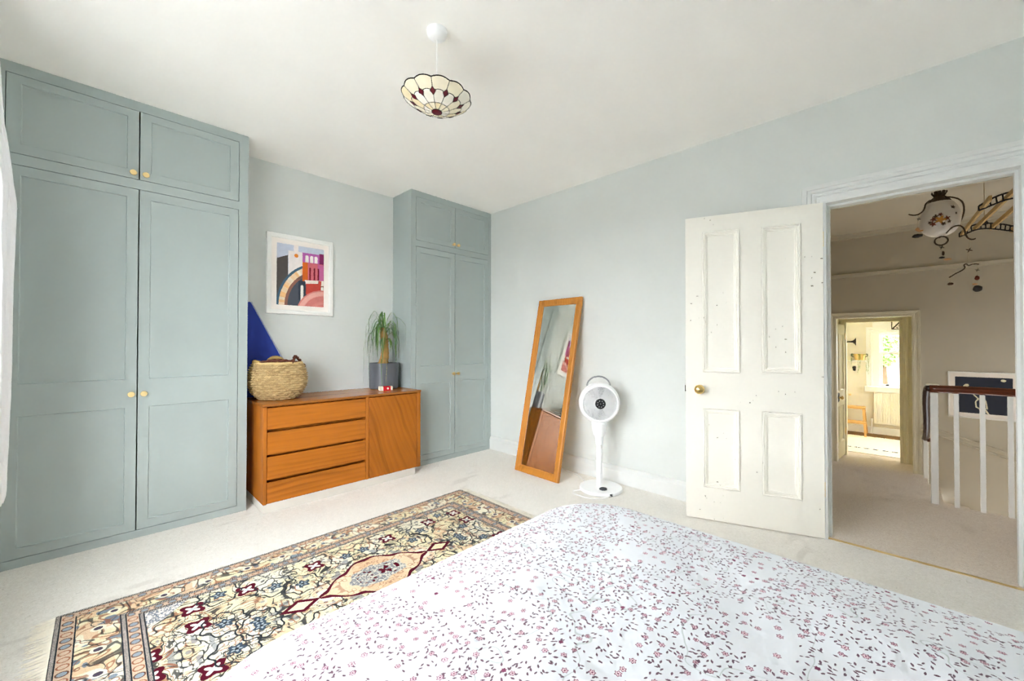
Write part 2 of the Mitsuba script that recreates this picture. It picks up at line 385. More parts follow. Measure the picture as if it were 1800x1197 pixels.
# ------------------------------------------------------------------ picture on the chimney breast
pc = thing('framed_picture', 'white framed abstract print of coloured arches on the chimney breast', 'picture')
PX = axes((0, 1, 0), (0, 0, 1), (1, 0, 0), (-0.335, 0, 0))
pu0, pu1, pv0, pv1 = -2.131, -1.612, 1.407, 2.060
add(pc, 'frame', place(rings(pu0, pu1, pv0, pv1, [(0, 0.001), (0, 0.022), (0.004, 0.026), (0.026, 0.026), (0.034, 0.022), (0.036, 0.010)], cap=False), PX), 'paint_white')
mat('mount_board', '#f6efe9', 0.85, 0.2)
add(pc, 'mount', place(rings(pu0 + 0.034, pu1 - 0.034, pv0 + 0.034, pv1 - 0.034, [(0, 0.010), (0.040, 0.010), (0.0415, 0.0085)], cap=False), PX), 'mount_board')

def art(p, n, uv):
    x, y = uv.x * 0.73, uv.y                              # y up; width .73 of the height
    c = mi.Color3f(hexc('#c9cfe0'))
    def put(c, col, m):
        return dr.select(m, mi.Color3f(hexc(col)), c)
    def rect(a, b, e, f):
        return (x > a) & (x < b) & (y > e) & (y < f)
    def disc(cx, cy, r):
        return dr.square(x - cx) + dr.square(y - cy) < r * r
    def archd(cx, w, b, t):
        return ((dr.abs(x - cx) < w) & (y > b) & (y < t - w)) | disc(cx, t - w, w) & (y > b)
    c = put(c, '#efe6e4', rect(0.17, 0.40, 0.5, 0.90) | rect(0.25, 0.32, 0.5, 1.0))
    c = put(c, '#e08a3c', disc(0.29, 0.83, 0.032))
    c = put(c, '#5a5452', (x < 0.165) & (y < 0.75 + 0.45 * x))
    r = dr.sqrt(dr.square(x - 0.66) + dr.square((y - 0.0) * 0.90))
    c = put(c, '#4d6a80', r < 0.665)
    st = mikit.cell_rand(dr.floor(dr.atan2(y, 0.66 - x) * 14), 3.0)
    cream = MIX(hexc('#f2c48a'), hexc('#f6eadc'), st)
    c = dr.select(r < 0.63, cream, c)
    c = put(c, '#97695a', r < 0.545)
    c = put(c, '#7a5a54', (r < 0.545) & (x > 0.20) & (y > 0.44))
    c = put(c, '#525762', (r < 0.50) & (x < 0.47))
    c = put(c, '#b963b0', rect(0.385, 0.73, 0.70, 0.90))
    c = put(c, '#83305f', rect(0.655, 0.73, 0.74, 0.92))
    for q in (0.455, 0.53, 0.60):
        c = put(c, '#f3ece8', archd(q, 0.026, 0.745, 0.865))
    c = put(c, '#d4707c', rect(0.385, 0.73, 0.44, 0.74))
    c = put(c, '#d3682c', rect(0.385, 0.47, 0.40, 0.74))
    c = put(c, '#c76a9c', rect(0.63, 0.73, 0.42, 0.73))
    for q in (0.505, 0.575, 0.64):
        c = put(c, '#7c1f2c', (dr.abs(x - q) < 0.012) & (y > 0.44) & (y < 0.66))
    c = put(c, '#f1e6da', rect(0.42, 0.73, 0.37, 0.44 + 0.06 * (x - 0.42)))
    c = put(c, '#c24a40', rect(0.44, 0.68, 0.20, 0.38 + 0.10 * (x - 0.44)) | rect(0.64, 0.69, 0.38, 0.45))
    c = put(c, '#3a414e', rect(0.325, 0.435, 0.10, 0.42))
    for q, b, t in ((0.38, 0.05, 0.35), (0.705, 0.20, 0.35)):
        c = put(c, '#f1ece4', archd(q, 0.022, b, t))
    r2 = dr.sqrt(dr.square(x - 0.72) + dr.square(y + 0.14))
    b2 = N(r2 * 26, 3.0)
    c = dr.select(r2 < 0.43, MIX(hexc('#d4807a'), hexc('#eab0a6'), S(0.35, 0.7, b2)), c)
    g = 0.94 + 0.12 * F(p.y * 60, p.z * 60, 1.0)
    return c * g
mat('art_print', art, 0.85, 0.2)
q, quv = quad_uv(axes((0, 1, 0), (0, 0, 1), (1, 0, 0), (-0.335 + 0.0085, 0, 0)), pu0 + 0.0755, pu1 - 0.0755, pv0 + 0.0755, pv1 - 0.0755)
add(pc, 'print', q, 'art_print', uv=quv)
add(pc, 'back_board', place(rings(pu0 + 0.002, pu1 - 0.002, pv0 + 0.002, pv1 - 0.002, [(0, 0.001), (0.001, 0.002)]), PX), 'pine_pale')

# ------------------------------------------------------------------ blue board behind the basket
bl = sg.Polygon([(-2.316, 0.7495), (-1.870, 0.7495), (-2.236, 1.486), (-2.316, 1.490)])
mat('blue_card', '#2b3f9e', 0.6, 0.3)
mat('blue_edge', '#a9b2c9', 0.7, 0.3)
bo = thing('blue_board', 'deep blue board with slanted edge standing behind the wicker basket', 'board')
m = trimesh.creation.extrude_polygon(bl, 0.011, engine='earcut')
m.apply_translation([0, 0, -0.031])
add(bo, 'face', place(m, axes((0, 1, 0), (0, 0, 1), (1, 0, 0), (-0.30, 0, 0))), 'blue_card')
a, b = np.array([-0.324, -1.866, 0.757]), np.array([-0.324, -2.232, 1.486])
add(bo, 'edge', tube([a + (b - a) * t for t in (0, 0.5, 1)], 0.006, 6), 'blue_edge', label='pale edge strip')

# ------------------------------------------------------------------ wicker basket
bk = thing('wicker_basket', 'round straw coloured woven basket on the left end of the sideboard', 'basket')
BC = np.array([-0.092, -2.105, 0.7492])
from scipy.interpolate import PchipInterpolator
prof = PchipInterpolator([0, 0.02, 0.07, 0.13, 0.19, 0.24, 0.268], [0.104, 0.132, 0.167, 0.184, 0.182, 0.168, 0.157])
nr, nt = 176, 416
zz = np.linspace(0, 0.268, nr)
tt = np.arange(nt) * 2 * np.pi / nt
Z, TH = np.meshgrid(zz, tt, indexing='ij')
rows, stakes = 16, 36
ri = np.floor(Z / 0.268 * rows)
ph = TH / (2 * np.pi) * stakes
over = np.cos(np.pi * (ph + ri))
rowp = np.sin(np.pi * ((Z / 0.268 * rows) % 1.0))
wob = meshkit.noise(np.stack([np.cos(TH) * 18, np.sin(TH) * 18, Z * 120], -1), 3)
tw = 0.5 + 0.5 * np.sin(ph * np.pi * 4 + rowp * 2.2)
R = prof(Z) + 0.0085 * over * rowp + 0.0090 * rowp ** 0.6 + 0.0035 * tw * rowp + 0.004 * (wob - 0.5)
V = np.stack([BC[0] + R * np.cos(TH), BC[1] + R * np.sin(TH), BC[2] + Z], -1).reshape(-1, 3)
i, j = np.meshgrid(np.arange(nr - 1), np.arange(nt), indexing='ij')
q = np.stack([i * nt + j, i * nt + (j + 1) % nt, (i + 1) * nt + (j + 1) % nt, (i + 1) * nt + j], -1).reshape(-1, 4)
strand = meshkit.noise(np.stack([np.floor(ph + 0.5 * (ri % 2)) * 1.7, ri * 3.1, ri * 0 + 1.5], -1), 9)
fine = meshkit.noise(np.stack([np.cos(TH) * 60, np.sin(TH) * 60, Z * 500], -1), 5)
cc = np.clip(0.75 * strand + 0.8 * (fine - 0.35), 0, 1)[..., None]
col = np.array(hexc('#dfc896')) * (1 - cc) + np.array(hexc('#7f5c2d')) * cc
scene['straw'] = {'type': 'twosided', 'nested': {'type': 'principled', 'base_color': {'type': 'mesh_attribute', 'name': 'vertex_color'}, 'roughness': 0.7, 'specular': 0.3}}
add(bk, 'body', mk(V, q), 'straw', smooth=True, color=col.reshape(-1, 3))
mat('straw_plain', painted('#b89a62', 0.25, 120), 0.75, 0.2)
mat('leather', painted('#5b2d1d', 0.25, 60), 0.45, 0.4)
add(bk, 'base', lathe([(0.0001, 0.0), (0.104, 0.0), (0.106, 0.004), (0.0001, 0.004)], 40, BC), 'straw_plain')
rim = [(BC[0] + 0.158 * math.cos(t), BC[1] + 0.158 * math.sin(t), BC[2] + 0.270 + 0.002 * math.sin(9 * t)) for t in np.linspace(0, 2 * np.pi, 73)]
add(bk, 'rim', tube(rim, 0.0095, 10, False), 'straw', smooth=True, color=np.tile(hexc('#d8bd86'), (73 * 10, 1)))
add(bk, 'inner_lining', lathe([(0.150, 0.262), (0.160, 0.2), (0.12, 0.03), (0.0001, 0.02)], 40, BC), 'straw_plain')
def handle(a0, a1, lift, out, twist, r=0.007):
    pts = []
    for s in np.linspace(0, 1, 30):
        a = a0 + (a1 - a0) * s
        rr = 0.158 + out * math.sin(math.pi * s)
        pts.append((BC[0] + rr * math.cos(a), BC[1] + rr * math.sin(a), BC[2] + 0.268 + lift * math.sin(math.pi * s)))
    pts = np.array(pts)
    ms = []
    for w in range(2):
        t = np.linspace(0, twist * 2 * np.pi, 30) + w * math.pi
        off = np.stack([0.006 * np.cos(t) * math.cos((a0 + a1) / 2), 0.006 * np.cos(t) * math.sin((a0 + a1) / 2), 0.006 * np.sin(t)], 1)
        ms.append(tube(spline(pts + off, 60), r, 8))
    return cat_(ms)
add(bk, 'handle', handle(-1.35, 0.75, 0.024, -0.022, 4), 'leather', True, label='brown leather handle lying on the rim')
add(bk, 'handle', handle(0.30, 1.45, 0.050, -0.035, 3), 'leather', True)
add(bk, 'handle_end', lathe([(0.0001, -0.006), (0.011, -0.004), (0.012, 0.006), (0.0001, 0.010)], 14, BC + np.array([0.02, 0.180, 0.243]), (0.1, 1, 0.1)), 'leather', 40)
def loop(cx, cy, a, w, h):
    pts = [(cx + w * math.cos(t) * math.cos(a), cy + w * math.cos(t) * math.sin(a), BC[2] + 0.262 + h * math.sin(t)) for t in np.linspace(0.0, math.pi, 24)]
    return tube(pts, 0.015, 9)
add(bk, 'loop', loop(BC[0] - 0.10, BC[1] + 0.01, 1.35, 0.052, 0.046), 'straw_plain', True, label='straw rope carrying loop')
add(bk, 'loop', tube([(BC[0] + 0.152 * math.cos(t), BC[1] + 0.152 * math.sin(t), BC[2] + 0.276 + 0.006 * math.sin((t + 2.1) * 3.3)) for t in np.linspace(-2.1, -1.15, 14)], 0.0155, 10), 'straw_plain', True)

# ------------------------------------------------------------------ potted palm on the sideboard
rng = random.Random(5)
pp = thing('potted_plant', 'ponytail palm with drooping narrow leaves in a dark grey pot on sideboard', 'plant')
PC = np.array([-0.193, -1.187, 0.7492])
mat('pot_grey', '#5f646b', 0.35, 0.5)
mat('soil', painted('#3b2c20', 0.3, 90), 0.95, 0.1)
mat('trunk', painted('#b08a52', 0.3, 45), 0.85, 0.2)
mat('leaf_green', painted('#618c3c', 0.25, 9), 0.5, 0.4)
mat('leaf_dark', painted('#46703a', 0.2, 9), 0.5, 0.4)
mat('leaf_dry', painted('#8d8a63', 0.2, 9), 0.6, 0.3)
add(pp, 'pot', lathe([(0.0001, 0.0), (0.118, 0.0), (0.126, 0.004), (0.130, 0.014), (0.134, 0.234), (0.133, 0.238), (0.127, 0.238), (0.126, 0.20)], 72, PC), 'pot_grey', 40, label='dark grey cylindrical pot')
add(pp, 'soil', lathe([(0.126, 0.212), (0.05, 0.222), (0.0001, 0.224)], 24, PC), 'soil', True)
tr = spline([PC + (-0.010, -0.012, 0.21), PC + (0.004, 0.004, 0.29), PC + (0.000, 0.010, 0.38), PC + (-0.006, 0.000, 0.50), PC + (-0.012, -0.012, 0.575)], 30)
add(pp, 'trunk', tube(tr, np.interp(np.linspace(0, 1, 30), [0, 0.15, 0.5, 0.8, 1], [0.048, 0.040, 0.031, 0.034, 0.020]) + 0.0025 * np.sin(np.arange(30) * 2.1), 14), 'trunk', True)
TOP = PC + np.array([-0.006, 0.000, 0.555])
def leaf(base, az, up_, reach, drop, w, n=16):
    d = np.array([math.cos(az), math.sin(az), 0])
    s = np.linspace(0, 1, n)
    h = up_ * np.sin(np.pi * np.clip(s * 1.15, 0, 1)) ** 0.8 * (s < 0.9) - drop * np.clip(s - 0.35, 0, 1) ** 1.35 / 0.65 ** 1.35
    h = up_ * (1 - (1 - np.clip(s / 0.4, 0, 1)) ** 2) - (drop + up_) * np.clip((s - 0.3) / 0.7, 0, 1) ** 1.6
    r = reach * np.clip(s / 0.62, 0, 1) ** 0.9 + 0.06 * reach * s
    side = np.array([-d[1], d[0], 0])
    bend = rng.uniform(-0.03, 0.03)
    p = base + d * r[:, None] + np.array([0, 0, 1.0]) * h[:, None] + side * (bend * s ** 2)[:, None]
    p[:, 0] = np.maximum(p[:, 0], -0.325)
    p[:, 2] = np.maximum(p[:, 2], 0.757)
    p[:, 1] = np.minimum(p[:, 1], -1.034)
    ww = w * np.sin(np.pi * np.clip(0.18 + 0.82 * s, 0, 1)) ** 0.7
    L, Rr = p - side * ww[:, None], p + side * ww[:, None]
    C_ = p - np.array([0, 0, 1.0]) * (0.35 * ww)[:, None]
    v = np.concatenate([L, C_, Rr])
    f = []
    for k in range(n - 1):
        f += [(k, k + 1, n + k + 1, n + k), (n + k, n + k + 1, 2 * n + k + 1, 2 * n + k)]
    return mk(v, f)
spec = []
for k in range(40):
    az = k * 2.39996 + rng.uniform(-0.25, 0.25)
    lvl = rng.random()
    base = PC + np.array([rng.uniform(-0.014, 0.014), rng.uniform(-0.014, 0.014), 0.40 + 0.165 * lvl])
    spec.append((base, az, rng.uniform(0.03, 0.17) * (0.35 + 0.65 * lvl), rng.uniform(0.09, 0.165), rng.uniform(0.04, 0.30), rng.uniform(0.0044, 0.0074)))
for b_, az, u_, r_, dp, w_ in [(TOP, 0.70, 0.12, 0.20, 0.18, 0.0035), (TOP, 0.95, 0.05, 0.19, 0.30, 0.003), (TOP, 0.30, 0.16, 0.17, 0.12, 0.0035), (TOP, -1.35, 0.10, 0.155, 0.50, 0.003), (TOP, -1.75, 0.06, 0.17, 0.56, 0.0028), (TOP, -2.0, 0.15, 0.13, 0.30, 0.0032),
                               (TOP, -1.0, 0.17, 0.06, 0.18, 0.005), (TOP, -0.4, 0.16, 0.07, 0.25, 0.005), (PC + (0.02, -0.03, 0.26), -0.6, 0.02, 0.13, 0.30, 0.0028), (PC + (0.02, -0.02, 0.26), -0.2, 0.03, 0.14, 0.26, 0.0026)]:
    spec.append((np.asarray(b_), az, u_, r_, dp, w_))
for k, s_ in enumerate(spec):
    if s_[0][1] + s_[3] * 1.06 * math.sin(s_[1]) > -1.03:
        s_ = (*s_[:3], max(0.03, (-1.035 - s_[0][1]) / max(math.sin(s_[1]), 0.2) / 1.06), *s_[4:])
    add(pp, 'leaf', leaf(*s_), ('leaf_green', 'leaf_dark', 'leaf_green', 'leaf_dark', 'leaf_dry')[k % 5 if k % 10 != 4 else 0], True)

# small red packet in front of the pot
RBM = np.eye(4)
a = math.radians(78)
RBM[:3, 0], RBM[:3, 1], RBM[:3, 3] = (math.cos(a), math.sin(a), 0), (-math.sin(a), math.cos(a), 0), (-0.020, -1.262, 0.7492)
mat('packet_red', '#c81f2b', 0.4, 0.4)
mat('packet_pale', '#e4dccb', 0.5, 0.4)
rb = thing('packet', 'small red and cream packet lying on the sideboard before the grey pot', 'packet')
add(rb, 'box', place(box(-0.058, 0.058, -0.024, 0.024, 0.0, 0.036, 0.002), RBM), 'packet_pale')
add(rb, 'wrapper', place(box(-0.028, 0.040, -0.0246, 0.0246, -0.0001, 0.0366, 0.002), RBM), 'packet_red', label='red printed half')
add(rb, 'badge', place(lathe([(0.0001, 0), (0.009, 0), (0.009, 0.0006), (0.0001, 0.0006)], 16, (0.012, 0.0, 0.0), (0, 0, 1)), RBM @ axes((1, 0, 0), (0, 0, 1), (0, -1, 0), (0, -0.0247, 0.018))), 'packet_pale', label='pale badge on the red half')

# ------------------------------------------------------------------ leaning mirror
mr = thing('leaning_mirror', 'tall pine framed mirror leaning against the wall beside the white fan', 'mirror')
MB, MTp = np.array([0.716, -0.362, 0.0]), np.array([0.718, -0.026, 1.588])
vv = (MTp - MB) / np.linalg.norm(MTp - MB)
uu = np.array([math.cos(0.0375), -math.sin(0.0375), 0])
vv = vv - uu * (vv @ uu); vv /= np.linalg.norm(vv)
ML = float(np.linalg.norm(MTp - MB))
MM = axes(uu, vv, np.cross(uu, vv), MB + np.array([0, 0.004, 0.002]))
fwid, mw = 0.062, 0.515
fp = [(0.0, -0.020), (0.0, 0.002), (0.003, 0.006), (0.010, 0.008), (0.020, 0.006), (0.040, 0.000), (0.052, -0.003), (0.057, -0.002), (0.061, -0.006), (0.062, -0.012)]
cor = [(0, 0), (mw, 0), (mw, ML), (0, ML)]
for k in range(4):
    v, f = [], []
    for dd, w in fp:
        rc = [(dd, dd), (mw - dd, dd), (mw - dd, ML - dd), (dd, ML - dd)]
        for e in (k, (k + 1) % 4):
            v.append((*rc[e], w))
    for i_ in range(len(fp) - 1):
        f.append((2 * i_, 2 * i_ + 1, 2 * i_ + 3, 2 * i_ + 2))
    add(mr, 'frame_rail', place(mk(v, f), MM), 'pine', 25)
add(mr, 'glass', place(rings(0.058, mw - 0.058, 0.058, ML - 0.058, [(0, -0.010), (0.0005, -0.0098)]), MM), 'mirror_glass', label='mirror glass')
add(mr, 'back_board', place(box(0.001, mw - 0.001, 0.001, ML - 0.001, -0.020, -0.013), MM), 'pine_pale')

# ------------------------------------------------------------------ white pedestal fan
fn = thing('pedestal_fan', 'white air circulator fan on a round base beside the leaning mirror', 'fan')
FC = np.array([1.560, -0.245, 0.0])
add(fn, 'base', lathe([(0.0001, 0.0), (0.160, 0.0), (0.168, 0.006), (0.169, 0.020), (0.164, 0.027), (0.150, 0.030), (0.0001, 0.032)], 72, FC), 'white_plastic', 40)
add(fn, 'pole', lathe([(0.026, 0.03), (0.024, 0.045), (0.024, 0.370)], 32, FC + (-0.012, -0.005, 0)), 'white_plastic', 40)
add(fn, 'neck', lathe([(0.024, 0.352), (0.030, 0.360), (0.032, 0.395), (0.036, 0.430), (0.048, 0.440), (0.056, 0.49), (0.060, 0.535), (0.0001, 0.56)], 36, FC + (-0.012, -0.005, 0)), 'white_plastic', 30)
FN_ = np.array([0.633, -0.731, -0.03]); FN_ /= np.linalg.norm(FN_)
HC = FC + np.array([-0.010, -0.010, 0.697])
hd = add(fn, 'head', lathe([(0.0001, -0.095), (0.075, -0.092), (0.120, -0.075), (0.148, -0.045), (0.160, -0.010), (0.162, 0.020), (0.157, 0.045), (0.148, 0.060), (0.140, 0.066), (0.134, 0.064), (0.132, 0.052), (0.131, 0.030)], 84, HC, FN_), 'white_plastic', 40)
hx = np.cross([0, 0, 1.0], FN_); hx /= np.linalg.norm(hx)
hy = np.cross(FN_, hx)
HM = axes(hx, hy, FN_, HC)
vanes = []
for k in range(40):
    a0 = k * 2 * np.pi / 40
    s = np.linspace(0, 1, 12)
    r = 0.036 + (0.133 - 0.036) * s
    th = a0 + 1.05 * s ** 1.2
    z = 0.060 + 0.012 * np.sin(np.pi * (0.2 + 0.6 * s)) - 0.010 * s
    c = np.stack([r * np.cos(th), r * np.sin(th), z], 1)
    nrm = np.stack([-np.sin(th), np.cos(th), 0 * th], 1)
    wv = (0.0018 + 0.0036 * s)[:, None]
    v = np.concatenate([c - nrm * wv, c + nrm * wv, c + nrm * wv - [0, 0, 0.018], c - nrm * wv - [0, 0, 0.018]])
    n_ = 12
    f = []
    for q_ in range(n_ - 1):
        for s0, s1 in ((0, 1), (1, 2), (2, 3), (3, 0)):
            f.append((s0 * n_ + q_, s1 * n_ + q_, s1 * n_ + q_ + 1, s0 * n_ + q_ + 1))
    vanes.append(mk(v, f))
mat('fan_inner', '#d4d7da', 0.5, 0.4)
mat('fan_dark', '#3d4044', 0.6, 0.3)
mat('grille_grey', '#eceeef', 0.4, 0.4)
add(hd, 'grille', place(cat_(vanes), HM), 'grille_grey', kind='stuff', label='spiral grille of thin curved vanes')
add(hd, 'cavity', place(lathe([(0.0001, -0.06), (0.12, -0.055), (0.131, -0.02), (0.131, 0.045)], 40), HM), 'fan_inner')
bl_ = []
for k in range(7):
    a0 = k * 2 * np.pi / 7
    v, f = [], []
    for r in np.linspace(0.03, 0.122, 6):
        for t in np.linspace(0, 0.55, 5):
            v.append((r * math.cos(a0 + t + r * 2), r * math.sin(a0 + t + r * 2), -0.030 + 0.035 * t / 0.55))
    for i_ in range(5):
        for j_ in range(4):
            f.append((i_ * 5 + j_, i_ * 5 + j_ + 1, (i_ + 1) * 5 + j_ + 1, (i_ + 1) * 5 + j_))
    add(hd, 'blade', place(mk(v, f), HM), 'grey_plastic', True)
add(hd, 'control_hub', place(lathe([(0.0001, 0.078), (0.036, 0.077), (0.040, 0.074), (0.0405, 0.060)], 40), HM), 'black_plastic', 40, label='black round control panel')
mat('button_grey', '#a9adb2', 0.5, 0.4)
hub = 'pedestal_fan__head'
for k in range(8):
    a0 = k * np.pi / 4 + 0.3
    add(hd, 'button', place(lathe([(0.0001, 0.0788), (0.0042, 0.0786), (0.0042, 0.076)], 12, (0.024 * math.cos(a0), 0.024 * math.sin(a0), 0)), HM), 'button_grey')
add(hd, 'button', place(lathe([(0.0001, 0.0792), (0.003, 0.079), (0.003, 0.076)], 12), HM), 'button_grey')
hp = [HC + hx * (0.092 * math.cos(t)) + np.array([0, 0, 0.128 + 0.078 * math.sin(t)]) - FN_ * 0.02 for t in np.linspace(0.0, np.pi, 28)]
add(fn, 'handle', tube(hp, 0.0065, 10), 'grey_plastic', True, label='grey arched carrying handle')
add(fn, 'remote', lathe([(0.0001, 0.0405), (0.026, 0.0400), (0.030, 0.036), (0.030, 0.030)], 28, FC + (0.055, -0.055, 0)), 'fan_dark', 30, label='dark oval remote on the base')
sd = np.array([0.85, -0.52, 0]); sd /= np.linalg.norm(sd)
so = FC + sd * 0.163
add(fn, 'socket', place(box(-0.010, 0.010, -0.008, 0.008, 0.0, 0.008), axes(np.cross([0, 0, 1.0], sd), (0, 0, 1), sd, so + (0, 0, 0.015))), 'black_plastic')
co = spline([FC + sd * 0.168 + (0.0, 0, 0.012), FC + (0.10, -0.18, 0.005), FC + (-0.03, -0.235, 0.005), FC + (-0.13, -0.20, 0.005), FC + (-0.10, -0.12, 0.005)], 40)
add(fn, 'cord', tube(co, 0.0035, 8), 'white_plastic', True, label='white cord looped on the carpet')
co = spline([FC + (-0.14, 0.05, 0.006), FC + (-0.20, 0.07, 0.005), FC + (-0.30, 0.14, 0.005), FC + (-0.48, 0.19, 0.005)], 30)
add(fn, 'cord', tube(co, 0.0035, 8), 'white_plastic', True)

# ------------------------------------------------------------------ stained glass pendant lamp
lp = thing('pendant_lamp', 'stained glass bowl pendant lamp of cream and dark red panes under ceiling', 'lamp')
LC = np.array([1.744, -1.958, 0.0])
add(lp, 'ceiling_rose', lathe([(0.0001, H - 0.042), (0.012, H - 0.042), (0.030, H - 0.034), (0.043, H - 0.024), (0.047, H - 0.012), (0.048, H)], 40, LC), 'white_plastic', 40)
add(lp, 'cord', tube([LC + (0, 0, H - 0.04), LC + (0, 0, 2.45), LC + (0, 0, 2.31)], 0.003, 8), 'white_plastic', True)
add(lp, 'lamp_holder', lathe([(0.0001, 2.325), (0.012, 2.324), (0.019, 2.30), (0.019, 2.262), (0.0001, 2.262)], 20, LC), 'white_plastic', 30)
sh = key(lp, 'shade'); 
LR, LD, LZ = 0.160, 0.072, 2.242
tilt = math.radians(3.0)
tdir = np.array([0.717, 0.697, 0])
def shade_pt(r, th, off=0.0, lift=0.0):
    r, th = np.asarray(r, float), np.asarray(th, float)
    z = LD * (r / LR) ** 1.7 + lift
    nr_ = 1.7 * LD / LR * (r / LR) ** 0.7
    k = np.sqrt(1 + nr_ ** 2)
    x = (r + off * nr_ / k) * np.cos(th)
    y = (r + off * nr_ / k) * np.sin(th)
    z = z - off / k
    side = x * tdir[0] + y * tdir[1]
    return np.stack([LC[0] + x, LC[1] + y, LZ + z - side * math.tan(tilt)], -1)
def pane(r0f, r1f, t0, t1, nr_=5, nt_=7):
    a, b = np.meshgrid(np.linspace(0, 1, nr_), np.linspace(0, 1, nt_), indexing='ij')
    th = t0 + (t1 - t0) * b
    r = r0f(b) + (r1f(b) - r0f(b)) * a
    sheets = []
    P = shade_pt(r, th, 0.001), shade_pt(r, th, -0.0015)
    i_, j_ = np.meshgrid(np.arange(nr_ - 1), np.arange(nt_ - 1), indexing='ij')
    q_ = np.stack([i_ * nt_ + j_, i_ * nt_ + j_ + 1, (i_ + 1) * nt_ + j_ + 1, (i_ + 1) * nt_ + j_], -1).reshape(-1, 4)
    return cat_([mk(P[0].reshape(-1, 3), q_), mk(P[1].reshape(-1, 3), q_[:, ::-1])])
mat('glass_cream', painted('#ebe2c8', 0.06, 40), 0.18, 0.5)
mat('glass_white', painted('#ede8da', 0.05, 40), 0.18, 0.5)
mat('glass_amber', painted('#e4d6b0', 0.08, 40), 0.18, 0.5)
mat('glass_red', '#5a1220', 0.15, 0.5)
mat('lead', '#1d1a17', 0.45, 0.5, 0.6)
NS = 12
da = 2 * np.pi / NS
ph0 = math.atan2(CAM[1] - LC[1], CAM[0] - LC[0]) + 0.10
rim_r = lambda b: LR * (0.955 + 0.042 * np.sin(np.pi * b))
mid_r = lambda b: 0.106 + 0.008 * np.sin(np.pi * b)
con = lambda r: (lambda b: 0 * b + r)
came = []
glass = ['glass_cream', 'glass_white', 'glass_cream', 'glass_amber', 'glass_white']
SHK = 'pendant_lamp__shade'
for k in range(NS):
    t0, t1 = ph0 + (k - 0.5) * da, ph0 + (k + 0.5) * da
    add(SHK, 'glass_pane', pane(mid_r, rim_r, t0, t1), glass[(k * 2) % 5], True)
    add(SHK, 'glass_pane', pane(con(0.058), mid_r, t0, t1), glass[(k * 3 + 1) % 5], True)
    add(SHK, 'glass_pane', pane(con(0.022), con(0.058), t0, t1), glass[(k * 2 + 3) % 5], True)
    b = np.linspace(0, 1, 9)
    th = t0 + (t1 - t0) * b
    came.append(tube(shade_pt(rim_r(b), th), 0.0024, 6))
    came.append(tube(shade_pt(mid_r(b), th, 0.0005), 0.0016, 6))
    came.append(tube(shade_pt(0.058 + 0 * b, th, 0.0005), 0.0014, 6))
    rr = np.linspace(0.02, LR * 0.955, 12)
    came.append(tube(shade_pt(rr, t0 + 0 * rr, 0.0005), 0.0015, 6))
    dr0, dt0 = 0.0155, 0.0125 / 0.107
    dv = shade_pt(np.array([0.107 - dr0, 0.107, 0.107 + dr0, 0.107]), np.array([t0, t0 + dt0, t0, t0 - dt0]), 0.0032)
    di = shade_pt(np.array([0.107]), np.array([t0]), 0.0036)
    add(SHK, 'red_pane', mk(np.vstack([dv, di]), [(0, 1, 4, 4), (1, 2, 4, 4), (2, 3, 4, 4), (3, 0, 4, 4)]), 'glass_red', label='dark red diamond pane')
    came.append(tube(np.vstack([dv, dv[:1]]), 0.0014, 6))
rr = np.linspace(0.0001, 0.023, 5)
tt_ = np.linspace(0, 2 * np.pi, 33)
a, b = np.meshgrid(rr, tt_, indexing='ij')
P = shade_pt(a, b, 0.003).reshape(-1, 3)
i_, j_ = np.meshgrid(np.arange(4), np.arange(32), indexing='ij')
add(SHK, 'red_pane', mk(P, np.stack([i_ * 33 + j_, i_ * 33 + j_ + 1, (i_ + 1) * 33 + j_ + 1, (i_ + 1) * 33 + j_], -1).reshape(-1, 4)), 'glass_red', True)
came.append(tube(shade_pt(0.023 + 0 * tt_, tt_, 0.002), 0.0018, 6, False))
add(SHK, 'lead_came', cat_(came), 'lead', True, label='black lead lines')
# bolts that hold the bowl to its holder
add(lp, 'support_wire', cat_([tube([LC + (0, 0, 2.262), shade_pt(0.15, ph0 + a_, -0.004)], 0.0018, 6) for a_ in (0.3, 2.4, 4.5)]), 'lead')

